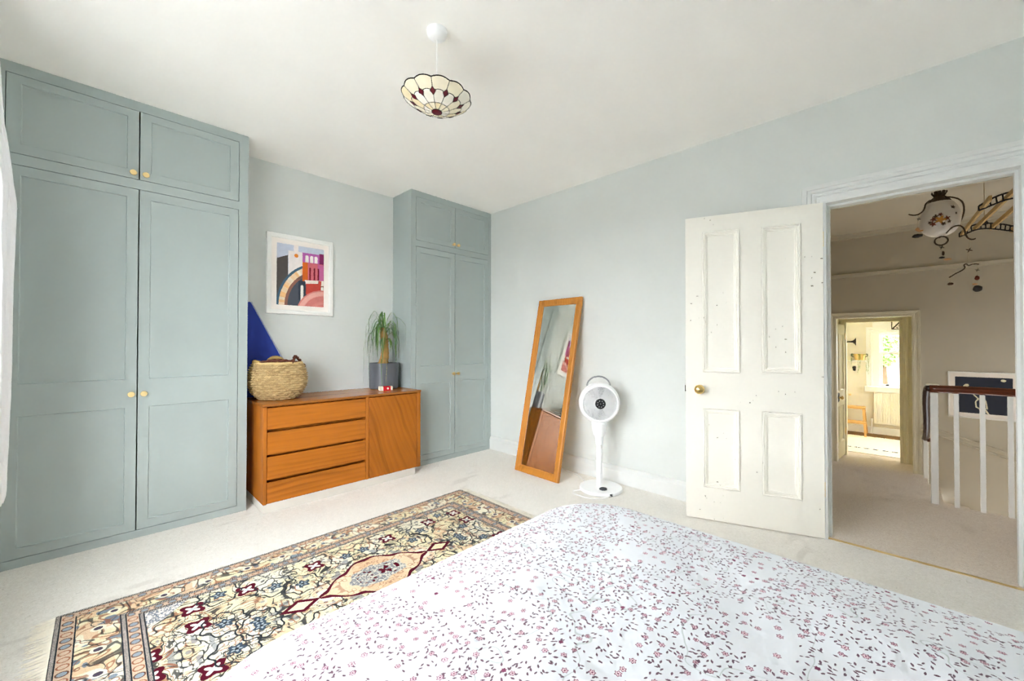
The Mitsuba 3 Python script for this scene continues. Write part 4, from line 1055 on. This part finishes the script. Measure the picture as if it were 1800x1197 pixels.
# ------------------------------------------------------------------ landing lamp with painted glass globe and its mobile
gl = thing('globe_lamp', 'white glass globe lamp with painted flowers and bronze scroll arms over the landing', 'lamp')
GC = np.array([3.512, 1.60, 2.165])
mat('opal_glass', painted('#e9e3dc', 0.02, 12), 0.2, 0.5)
gprof = [(0.045, 0.135), (0.066, 0.128), (0.090, 0.100), (0.108, 0.060), (0.117, 0.010), (0.115, -0.040), (0.102, -0.085), (0.076, -0.120), (0.040, -0.140), (0.0001, -0.146)]
add(gl, 'globe', lathe(spline(gprof, 40), 56, GC), 'opal_glass', True)
crown = lathe([(0.0001, 0.235), (0.010, 0.232), (0.012, 0.205), (0.030, 0.195), (0.024, 0.180), (0.042, 0.165), (0.062, 0.140), (0.074, 0.118), (0.066, 0.116)], 16, GC)
add(gl, 'crown', crown, 'bronze', 20, label='dark bronze crown')
for k in range(6):
    a = k * np.pi / 3
    add(gl, 'crown_leaf', place(mk([(0.02, -0.012, 0.16), (0.02, 0.012, 0.16), (0.046, 0.012, 0.205), (0.040, 0, 0.222), (0.046, -0.012, 0.205)], [(0, 1, 2, 2), (0, 2, 3, 3), (0, 3, 4, 4)]), axes((math.cos(a), math.sin(a), 0), (-math.sin(a), math.cos(a), 0), (0, 0, 1), GC)), 'bronze')
add(gl, 'chain', tube([GC + (0, 0, 0.23), GC + (0, 0, 0.35), (GC[0], GC[1], HZ)], 0.005, 6), 'bronze')
vd = np.array([CAM[0] - GC[0], CAM[1] - GC[1], 0]); vd /= np.linalg.norm(vd)
vs_ = np.array([-vd[1], vd[0], 0])                        # to the right seen from the bedroom
vs_ = vs_ if vs_[0] > 0 else -vs_
def gp(s, h, f=0.0):
    return GC + vs_ * s + vd * f + np.array([0, 0, h])
arms = [[gp(-0.05, 0.150, 0.03), gp(-0.075, 0.115, 0.07), gp(-0.085, 0.070, 0.085), gp(-0.115, 0.045, 0.07), gp(-0.15, 0.048, 0.06), gp(-0.172, 0.060, 0.06)],
        [gp(0.03, 0.155, 0.03), gp(0.07, 0.135, 0.06), gp(0.11, 0.105, 0.05), gp(0.128, 0.06, 0.02), gp(0.125, 0.0, 0.0), gp(0.105, -0.06, 0.0)],
        [gp(-0.02, 0.150, -0.04), gp(-0.03, 0.08, -0.12), gp(-0.03, -0.02, -0.135), gp(-0.02, -0.10, -0.10), gp(0.0, -0.15, -0.02)],
        [gp(0.035, -0.135, 0.05), gp(0.075, -0.095, 0.07), gp(0.105, -0.092, 0.06), gp(0.128, -0.125, 0.05), gp(0.140, -0.180, 0.05), gp(0.165, -0.208, 0.05), gp(0.185, -0.205, 0.05)]]
for a_ in arms:
    add(gl, 'arm', tube(spline(a_, 36), 0.0052, 8), 'bronze', True)
sc_ = [gp(0.008 + 0.036 * math.cos(t), -0.185 + 0.034 * math.sin(t), 0.03) for t in np.linspace(1.1, 2 * np.pi + 2.0, 34)]
add(gl, 'scroll', tube(sc_, 0.0052, 8), 'bronze', True, label='bronze ring scroll below the globe')
mat('petal_red', '#6e2f1c', 0.6, 0.3)
mat('petal_yellow', '#c08a3a', 0.6, 0.3)
mat('petal_brown', '#4a3421', 0.6, 0.3)
def on_globe(s, h):
    zq = h
    pr = spline(gprof, 60)
    r = float(np.interp(zq, pr[::-1, 1], pr[::-1, 0])) + 0.0018
    f = math.sqrt(max(r * r - s * s, 1e-6))
    p_ = gp(s, h, f)
    n_ = vs_ * s + vd * f + np.array([0, 0, h * 0.6])
    return p_, n_ / np.linalg.norm(n_)
def petal_disc(s, h, r, m, name='flower'):
    p_, n_ = on_globe(s, h)
    x_ = np.cross([0, 0, 1.0], n_); x_ /= np.linalg.norm(x_)
    t = np.linspace(0, 2 * np.pi, 25)[:-1]
    rr_ = r * (0.72 + 0.28 * np.cos(5 * t + s * 90))
    v = [(0, 0, 0.0016)] + [(a * math.cos(b), a * math.sin(b), -0.06 * a) for a, b in zip(rr_, t)]
    add('globe_lamp__globe', name, place(mk(v, [(0, k + 1, (k + 1) % 24 + 1, (k + 1) % 24 + 1) for k in range(24)]), axes(x_, np.cross(n_, x_), n_, p_)), m)
for s, h, r, m in ((0.005, -0.035, 0.034, 'petal_yellow'), (0.005, -0.035, 0.013, 'petal_brown'), (-0.032, -0.025, 0.022, 'petal_red'), (0.040, -0.030, 0.020, 'petal_red'), (-0.020, -0.005, 0.018, 'petal_brown'),
                   (-0.035, -0.060, 0.020, 'petal_red'), (0.020, -0.068, 0.016, 'petal_brown'), (0.005, 0.004, 0.015, 'petal_red'), (-0.052, -0.045, 0.015, 'petal_brown'), (0.052, -0.055, 0.014, 'petal_brown'), (0.072, 0.055, 0.018, 'petal_brown'), (0.088, 0.005, 0.011, 'petal_brown')):
    petal_disc(s, h, r, m)

mo = thing('hanging_mobile', 'dark metal mobile with small insect and shell ornaments hanging below the globe lamp', 'mobile')
mat('string', '#b7a98c', 0.8, 0.2)
mat('flesh_bead', '#d8a878', 0.6, 0.3)
WPTS = [gp(0.048, -0.480, 0.03), gp(0.095, -0.445, 0.03), gp(0.118, -0.430, 0.03), gp(0.130, -0.408, 0.03), gp(0.126, -0.392, 0.03), gp(0.138, -0.386, 0.03), gp(0.146, -0.398, 0.03), gp(0.165, -0.394, 0.03), gp(0.200, -0.398, 0.03)]
add(mo, 'wire_arm', tube(spline(WPTS, 50), 0.0042, 7), 'bronze', True)
def string_(a, b):
    add(mo, 'thread', tube([a, (np.asarray(a) + np.asarray(b)) / 2, b], 0.0008, 4), 'string')
def lump(c, r, m, sq=(1, 1, 1), name='ornament'):
    s_ = trimesh.creation.icosphere(subdivisions=2, radius=1.0)
    v = np.asarray(s_.vertices) * (1 + 0.3 * (meshkit.noise(np.asarray(s_.vertices) * 2.5, 1) - 0.5))[:, None]
    v = v[:, :1] * vs_ * r * sq[0] + v[:, 1:2] * vd * r * sq[1] + v[:, 2:] * np.array([0, 0, r * sq[2]])
    add(mo, name, trimesh.Trimesh(v + c, s_.faces, process=False), m, True)
def star(c, r, m):
    t = np.linspace(0, 2 * np.pi, 17)[:-1]
    rr_ = r * (0.55 + 0.45 * np.cos(4 * t + 1.57))
    v = [np.asarray(c) + vd * 0.004, np.asarray(c) - vd * 0.004] + [np.asarray(c) + vs_ * a * math.cos(b) + np.array([0, 0, a * math.sin(b)]) for a, b in zip(rr_, t)]
    f = []
    for k in range(16):
        f += [(0, 2 + k, 2 + (k + 1) % 16), (1, 2 + (k + 1) % 16, 2 + k)]
    add(mo, 'ornament', trimesh.Trimesh(np.array(v), np.array(f), process=False), m)
# the left hanger
string_(gp(-0.115, 0.045, 0.07), gp(-0.125, -0.090, 0.07))
star(gp(-0.115, 0.005, 0.075), 0.014, 'black_iron')
lump(gp(-0.122, -0.075, 0.07), 0.013, 'flesh_bead', (1.0, 0.8, 1.0))
lump(gp(-0.105, -0.090, 0.07), 0.010, 'flesh_bead', (1.8, 0.8, 0.7))
lump(gp(-0.122, -0.128, 0.07), 0.028, 'black_iron', (1.15, 0.8, 0.55))
# the middle hanger
string_(gp(0.008, -0.219, 0.03), gp(0.02, -0.36, 0.03))
star(gp(0.010, -0.236, 0.03), 0.018, 'black_iron')
lump(gp(0.018, -0.285, 0.03), 0.012, 'petal_brown', (0.7, 0.7, 1.5))
lump(gp(0.010, -0.318, 0.03), 0.012, 'black_iron', (1.4, 0.8, 0.7))
lump(gp(0.040, -0.335, 0.03), 0.012, 'flesh_bead', (1.9, 0.7, 0.7))
# the right hanger and its wire
string_(gp(0.155, -0.200, 0.05), gp(0.140, -0.386, 0.03))
star(gp(0.152, -0.285, 0.045), 0.020, 'petal_brown')
string_(gp(0.055, -0.475, 0.03), gp(0.055, -0.535, 0.03))
lump(gp(0.055, -0.530, 0.03), 0.014, 'petal_brown', (1.2, 0.8, 0.8))
string_(gp(0.192, -0.398, 0.03), gp(0.192, -0.60, 0.03))
star(gp(0.192, -0.440, 0.03), 0.014, 'black_iron')
lump(gp(0.190, -0.500, 0.03), 0.013, 'petal_red', (1.0, 0.8, 1.3))
lump(gp(0.178, -0.545, 0.03), 0.008, 'flesh_bead', (1.8, 0.7, 0.8))
lump(gp(0.192, -0.580, 0.03), 0.025, 'black_iron', (1.0, 0.8, 1.0))
# ------------------------------------------------------------------ clothes airer under the landing ceiling
ai = thing('clothes_airer', 'wooden ceiling clothes airer with black iron ends hanging over the landing', 'airer')
rails = [((3.700, 2.62, 2.200), (3.748, 1.36, 2.205)), ((3.781, 2.62, 2.238), (3.868, 1.36, 2.245)), ((3.880, 2.62, 2.226), (3.965, 1.36, 2.232)), ((3.998, 2.62, 2.180), (4.085, 1.36, 2.186))]
for a, b in rails:
    a, b = np.array(a), np.array(b)
    dd = (b - a) / np.linalg.norm(b - a)
    sx = np.cross(dd, [0, 0, 1.0])
    add(ai, 'rail', place(box(0, float(np.linalg.norm(b - a)), -0.009, 0.009, -0.019, 0.019, 0.003), axes(dd, sx, np.cross(dd, sx) * -1, a)), 'pine_rail', label='wooden slat')
for tq_ in (0.06, 0.84):
    P = [np.array(a) + (np.array(b) - np.array(a)) * tq_ for a, b in rails]
    P = [P[0] + (P[0] - P[1]) * 0.25] + P + [P[3] + (P[3] - P[2]) * 0.25]
    lo = spline([p + (0, 0, -0.022) for p in P], 40)
    hi = spline([p + (0, 0, 0.010 + 0.018 * math.sin(math.pi * k / 5)) for k, p in enumerate(P)], 40)
    ms = [tube(lo, 0.0062, 7), tube(hi, 0.0062, 7)] + [tube([lo[k], (lo[k] + hi[k]) / 2, hi[k]], 0.0048, 6) for k in range(0, 40, 3)]
    mid = (P[2] + P[3]) / 2
    ms.append(lathe([(0.0001, 0.0), (0.022, 0.0), (0.024, 0.012), (0.014, 0.034), (0.0001, 0.05)], 14, mid + (0, 0, 0.022)))
    add(ai, 'iron_end', cat_(ms), 'black_iron', True, label='black cast iron end bracket')
    add(ai, 'rope', tube([mid + (0, 0, 0.05), mid + (0, 0, 0.2), (mid[0], mid[1], HZ)], 0.003, 6), 'string', True)

# ------------------------------------------------------------------ the room beyond the far doorway
RY = 7.200
struct('floor_far', box(2.0, 4.6, 5.0, RY + 0.2, FL - 0.12, FL), 'carpet_hall', 'pale floor of the far room')
struct('wall_far_room', cat_(box(2.0, 2.1, 5.0, RY, FL, 2.1), place(board(5.0, RY, FL, 2.1, [(5.25, 5.65, 0.45, 1.65)], 0.1), axes((0, 1, 0), (0, 0, 1), (1, 0, 0), (4.6, 0, 0))), box(2.0, 2.5, 4.90, 5.02, FL, 2.1), box(3.60, 4.6, 4.90, 5.02, FL, 2.1), box(2.5, 3.6, 4.905, 5.02, 1.70, 2.1)), 'paint_cream_room')
WX0, WX1, WZ0, WZ1 = 2.895, 3.95, 0.375, 1.40
struct('wall_far_room', place(board(2.0, 4.6, FL, 2.1, [(WX0, WX1, WZ0, WZ1)], 0.22), axes((1, 0, 0), (0, 0, 1), (0, -1, 0), (0, RY, 0))), 'paint_cream_room', 'pale cream end wall of the far room')
struct('ceiling_far', box(2.0, 4.6, 4.9, RY + 0.2, 2.1, 2.2), 'paint_white')
w2 = thing('window_2', 'white sash window in the far room with green trees outside', None, kind='structure')
add(w2, 'casing', place(sweep_frame(WX0, WX1, WZ1, [(0, 0), (0, 0.02), (0.03, 0.024), (0.034, 0.014), (0.07, 0.02), (0.095, 0.022), (0.096, 0.0)], WZ0), axes((1, 0, 0), (0, 0, 1), (0, -1, 0), (0, RY, 0))), 'paint_white')
add(w2, 'head_board', box(WX0, WX1, RY - 0.02, RY, WZ1 + 0.094, 1.62), 'paint_white')
add(w2, 'sill', box(WX0 - 0.12, WX1 + 0.12, RY - 0.11, RY + 0.1, WZ0 - 0.10, WZ0, 0.006), 'paint_white')
add(w2, 'box_lining', cat_(box(WX0, WX0 + 0.09, RY + 0.03, RY + 0.16, WZ0, WZ1), box(WX1 - 0.09, WX1, RY + 0.03, RY + 0.16, WZ0, WZ1), box(WX0, WX1, RY + 0.03, RY + 0.16, WZ1 - 0.02, WZ1)), 'paint_white')
for nm, yy, a, b in (('upper_sash', RY + 0.10, 0.985, WZ1 - 0.02), ('lower_sash', RY + 0.06, WZ0, 1.020)):
    s_ = add(w2, nm, place(board(WX0 + 0.075, WX1 - 0.075, a, b, [(WX0 + 0.135, (WX0 + WX1) / 2 - 0.012, a + 0.045, b - 0.035), ((WX0 + WX1) / 2 + 0.012, WX1 - 0.135, a + 0.045, b - 0.035)], 0.035), axes((1, 0, 0), (0, 0, 1), (0, -1, 0), (0, yy, 0))), 'paint_white')
    for u0, u1 in ((WX0 + 0.133, (WX0 + WX1) / 2 - 0.010), ((WX0 + WX1) / 2 + 0.010, WX1 - 0.133)):
        add(s_, 'pane', place(mk([(u0, a + 0.043, 0), (u1, a + 0.043, 0), (u1, b - 0.033, 0), (u0, b - 0.033, 0)], [(0, 1, 2, 3)]), axes((1, 0, 0), (0, 0, 1), (0, -1, 0), (0, yy + 0.018, 0))), 'window_pane')
add(w2, 'sash_lift', box(3.075, 3.115, RY + 0.015, RY + 0.03, WZ0 + 0.02, WZ0 + 0.045, 0.003), 'black_iron')
struct('baseboard_far', place(box(2.0, 4.6, FL, FL + 0.125, 0.0, 0.018), axes((1, 0, 0), (0, 0, 1), (0, -1, 0), (0, RY, 0))), 'paint_white')
# radiator
mat('radiator_white', '#f3efe2', 0.4, 0.4)
ra = thing('radiator', 'white ribbed panel radiator below the far room window', 'radiator')
rx0, rx1, rz0, rz1 = 2.905, 3.90, -0.325, 0.285
pts = []
for k in range(28):
    x = rx0 + 0.03 + (rx1 - rx0 - 0.06) * k / 27
    pts += [(x - 0.010, 0.0), (x - 0.006, 0.006), (x + 0.006, 0.006), (x + 0.010, 0.0)]
v = [(x, RY - 0.075 - w, z) for z in (rz0 + 0.03, rz1 - 0.03) for x, w in pts]
npt = len(pts)
add(ra, 'panel', cat_(box(rx0, rx1, RY - 0.075, RY - 0.055, rz0, rz1, 0.006), mk(v, [(k, k + 1, npt + k + 1, npt + k) for k in range(npt - 1)])), 'radiator_white', 20)
add(ra, 'grille_top', box(rx0 + 0.01, rx1 - 0.01, RY - 0.055, RY - 0.015, rz1 - 0.03, rz1 - 0.005), 'radiator_white')
add(ra, 'valve', lathe([(0.0001, 0), (0.018, 0.0), (0.018, 0.05), (0.010, 0.06), (0.0001, 0.062)], 14, (rx0 - 0.03, RY - 0.06, -0.29)), 'paint_white', 30)
add(ra, 'pipe', tube([(rx0 - 0.03, RY - 0.06, FL), (rx0 - 0.03, RY - 0.06, -0.4), (rx0 - 0.03, RY - 0.06, -0.28)], 0.008, 8), 'paint_white', True)
# step stool
st = thing('step_stool', 'pale wooden two step stool standing by the far room wall', 'stool')
add(st, 'top_step', box(2.30, 2.800, 6.80, 7.02, -0.036, 0.004, 0.006), 'pine_pale')
add(st, 'lower_step', box(2.28, 2.818, 6.62, 6.84, -0.285, -0.250, 0.006), 'pine_pale')
for x, s in ((2.33, -1), (2.775, 1)):
    for y0_, y1_ in ((6.84, 6.66), (6.98, 7.06)):
        top_, bot_ = np.array([x, y0_, -0.03]), np.array([x + 0.035 * s, y1_, FL])
        add(st, 'leg', trimesh.convex.convex_hull(np.vstack([top_ + np.array([a, b, 0]) for a in (-0.018, 0.018) for b in (-0.018, 0.018)] + [bot_ + np.array([a, b, 0.0085]) for a in (-0.016, 0.016) for b in (-0.016, 0.016)])), 'pine_pale')
# horn lamp, shelf, planter, hook
hn = thing('wall_horn', 'black trumpet shaped horn fixed on the far room wall', 'ornament')
add(hn, 'horn', lathe([(0.012, 0.0), (0.014, 0.06), (0.022, 0.09), (0.040, 0.11), (0.072, 0.128), (0.074, 0.132), (0.0001, 0.126)], 28, (2.528, 7.06, 1.221), (1, 0, 0)), 'black_iron', 40)
add(hn, 'stem', tube([(2.535, 7.06, 1.221), (2.47, 7.08, 1.221), (2.44, RY, 1.20)], 0.014, 10), 'black_iron', True)
sh_ = thing('wall_shelf', 'narrow white wall shelf in the far room below the horn', 'shelf')
add(sh_, 'shelf_board', box(2.25, 2.805, 7.02, RY, 0.843, 0.867, 0.003), 'paint_white')
add(sh_, 'bracket', cat_(box(2.40, 2.415, 7.05, RY, 0.825, 0.843), box(2.40, 2.415, RY - 0.015, RY, 0.72, 0.843)), 'paint_white')
pl = thing('brass_planter', 'oval brass planter with trailing green plant on the white shelf', 'planter')
tt_ = np.arange(40) * 2 * np.pi / 40
def oval(sc_x, sc_y, z):
    return np.stack([2.708 + sc_x * np.cos(tt_), 7.10 + sc_y * np.sin(tt_), 0 * tt_ + z], 1)
V = np.vstack([oval(0.001, 0.001, 0.868), oval(0.066, 0.046, 0.868), oval(0.072, 0.052, 0.90), oval(0.088, 0.064, 0.97), oval(0.096, 0.07, 0.985), oval(0.090, 0.066, 0.985), oval(0.08, 0.058, 0.95), oval(0.001, 0.001, 0.95)])
i, j = np.meshgrid(np.arange(7), np.arange(40), indexing='ij')
add(pl, 'bowl', mk(V, np.stack([i * 40 + j, i * 40 + (j + 1) % 40, (i + 1) * 40 + (j + 1) % 40, (i + 1) * 40 + j], -1).reshape(-1, 4)), 'brass', 40)
for s in (-1, 1):
    add(pl, 'handle', tube(spline([(2.708 + s * 0.088, 7.10, 0.975), (2.708 + s * 0.112, 7.10, 0.985), (2.708 + s * 0.115, 7.10, 0.955), (2.708 + s * 0.083, 7.10, 0.93)], 14), 0.006, 7), 'bronze', True)
mat('trailing_green', '#7f9e4e', 0.6, 0.3)
rr_ = np.random.default_rng(8)
def sprig(pts, n, w):
    c = spline(pts, n)
    f, v = [], []
    ms = [tube(c, 0.002, 5, False)]
    for k in range(n):
        for _ in range(4):
            a, b = rr_.uniform(0, 6.28), rr_.uniform(-0.6, 0.6)
            d_ = np.array([math.cos(a) * math.cos(b), math.sin(a) * math.cos(b), math.sin(b)])
            s_ = np.cross(d_, [0, 0, 1.0]) * 0.004
            p_ = c[k]
            L = w * rr_.uniform(0.5, 1.1)
            ms.append(mk([p_, p_ + d_ * L * 0.5 + s_, p_ + d_ * L, p_ + d_ * L * 0.5 - s_], [(0, 1, 2, 3)]))
    return cat_(ms)
for p in ([(2.77, 7.06, 0.97), (2.83, 7.03, 0.985), (2.845, 7.02, 0.85), (2.835, 7.02, 0.60)], [(2.78, 7.05, 0.96), (2.82, 7.02, 0.95), (2.815, 7.01, 0.8), (2.82, 7.01, 0.66)],
          [(2.70, 7.06, 0.97), (2.70, 6.99, 0.98), (2.70, 6.985, 0.82), (2.69, 6.985, 0.60)], [(2.70, 7.06, 0.97), (2.72, 6.99, 0.98), (2.725, 6.985, 0.85), (2.72, 6.985, 0.72)], [(2.62, 7.08, 0.97), (2.60, 7.0, 0.96), (2.60, 6.99, 0.86), (2.60, 6.99, 0.78)]):
    add(pl, 'trail', sprig(p, 22, 0.030), 'trailing_green', kind='stuff', label='trailing green stems')
hk = thing('coat_hook', 'small black double hook on the far room wall under the shelf', 'hook')
add(hk, 'plate', cat_(lathe([(0.0001, 0), (0.030, 0), (0.028, 0.012), (0.0001, 0.02)], 18, (2.626, RY, 0.72), (0, -1, 0)), lathe([(0.0001, 0), (0.024, 0), (0.022, 0.012), (0.0001, 0.02)], 18, (2.626, RY, 0.678), (0, -1, 0))), 'black_iron')
add(hk, 'prong', tube(spline([(2.626, RY - 0.01, 0.72), (2.626, RY - 0.06, 0.70), (2.626, RY - 0.08, 0.735)], 14), 0.010, 8), 'black_iron', True)
kn = thing('cupboard_knob', 'small pale knob on the wall above the step stool', 'knob')
add(kn, 'knob', lathe([(0.0001, 0), (0.010, 0), (0.010, 0.015), (0.022, 0.03), (0.020, 0.042), (0.0001, 0.046)], 20, (2.56, RY, 0.19), (0, -1, 0)), 'brass_satin', 30)
# patterned panel hanging at the window head
pg_ = thing('patterned_panel', 'small brown and cream patterned panel hanging at the window head', 'panel')
mat('panel_brown', '#3a2a20', 0.5, 0.4)
add(pg_, 'frame', place(rings(3.157, 3.46, 1.446, 1.600, [(0, 0), (0, 0.012), (0.010, 0.012), (0.010, 0.006)], cap=False), axes((1, 0, 0), (0, 0, 1), (0, -1, 0), (0, RY - 0.022, 0))), 'panel_brown')
add(pg_, 'ground', place(rings(3.160, 3.457, 1.449, 1.597, [(0, 0.003), (0.001, 0.004)]), axes((1, 0, 0), (0, 0, 1), (0, -1, 0), (0, RY - 0.022, 0))), 'mount_board')
PM = axes((1, 0, 0), (0, 0, 1), (0, -1, 0), (0, RY - 0.022, 0))
def flat(poly, z):
    m_ = trimesh.creation.extrude_polygon(poly, 0.002, engine='earcut'); m_.apply_translation([0, 0, z]); return place(m_, PM)
add(pg_, 'diagonal_bar', flat(sg.LineString([(3.172, 1.458), (3.272, 1.585)]).buffer(0.010, cap_style=2), 0.005), 'panel_brown')
for cx, cz in ((3.235, 1.478), (3.262, 1.510), (3.295, 1.470), (3.33, 1.53)):
    add(pg_, 'motif', flat(sg.Point(cx, cz).buffer(0.014, 3).difference(sg.Point(cx, cz).buffer(0.006, 3)), 0.005), 'petal_brown')
# rug on the far room's floor
fr_ = thing('far_rug', 'cream rug with a dotted dark edge on the far room floor', 'rug')
mat('far_rug_cream', painted('#f0e8da', 0.06, 60), 0.95, 0.1)
mat('far_rug_band', painted('#7d6248', 0.4, 30), 0.95, 0.1)
add(fr_, 'pile', box(2.20, 4.2, 5.20, 6.75, FL, FL + 0.008, 0.002), 'far_rug_cream')
add(fr_, 'end_band', box(2.20, 4.2, 6.752, 7.12, FL, FL + 0.007, 0.002), 'far_rug_band')
for k in range(16):
    add(fr_, 'dash', box(2.40 + 0.11 * k, 2.47 + 0.11 * k, 5.560, 5.605, FL + 0.008, FL + 0.0092), 'black_iron')

# ------------------------------------------------------------------ trees outside the far window
mat('tree_leaf', painted('#a9cc7c', 0.15, 2), 0.6, 0.3)
mat('tree_leaf_pale', painted('#c3d99a', 0.15, 2), 0.6, 0.3)
mat('bark', painted('#5c4a38', 0.3, 8), 0.9, 0.2)
mat('lawn', painted('#7d9a56', 0.3, 2), 0.95, 0.1)
struct('ground', box(-25, 35, 12.0, 60, -3.9, -3.6), 'lawn')
def tree(c, r, h, m, label, seed):
    t_ = thing('garden_tree', label, 'tree', 'garden trees')
    g = np.random.default_rng(seed)
    add(t_, 'trunk', tube(spline([(c[0], c[1], -3.6), (c[0] + 0.1, c[1], -1.8), (c[0], c[1] + 0.1, c[2])], 12), np.linspace(0.2, 0.1, 12), 9), 'bark', True)
    n = 5200
    d = g.normal(size=(n, 3)); d /= np.linalg.norm(d, axis=1, keepdims=True)
    rad = g.uniform(0.35, 1.0, n) ** 0.5 * (0.75 + 0.5 * meshkit.noise(d * 2.3, seed))
    p_ = np.array(c) + d * rad[:, None] * np.array([r, r, h])
    a_ = g.normal(size=(n, 3)); a_ /= np.linalg.norm(a_, axis=1, keepdims=True)
    b_ = np.cross(a_, g.normal(size=(n, 3))); b_ /= np.linalg.norm(b_, axis=1, keepdims=True)
    s_ = g.uniform(0.05, 0.10, n)[:, None]
    v = np.stack([p_ - a_ * s_, p_ + b_ * s_ * 0.5, p_ + a_ * s_, p_ - b_ * s_ * 0.5], 1).reshape(-1, 3)
    add(t_, 'crown', mk(v, np.arange(4 * n).reshape(-1, 4)), m, kind='stuff')
tree((2.72, 17.0, 1.15), 0.55, 0.8, 'tree_leaf', 'green garden tree behind the upper sash of the far window', 1)
tree((4.6, 22.0, -1.9), 2.6, 1.3, 'tree_leaf_pale', 'pale green bushy tree behind the lower sash of the far window', 2)
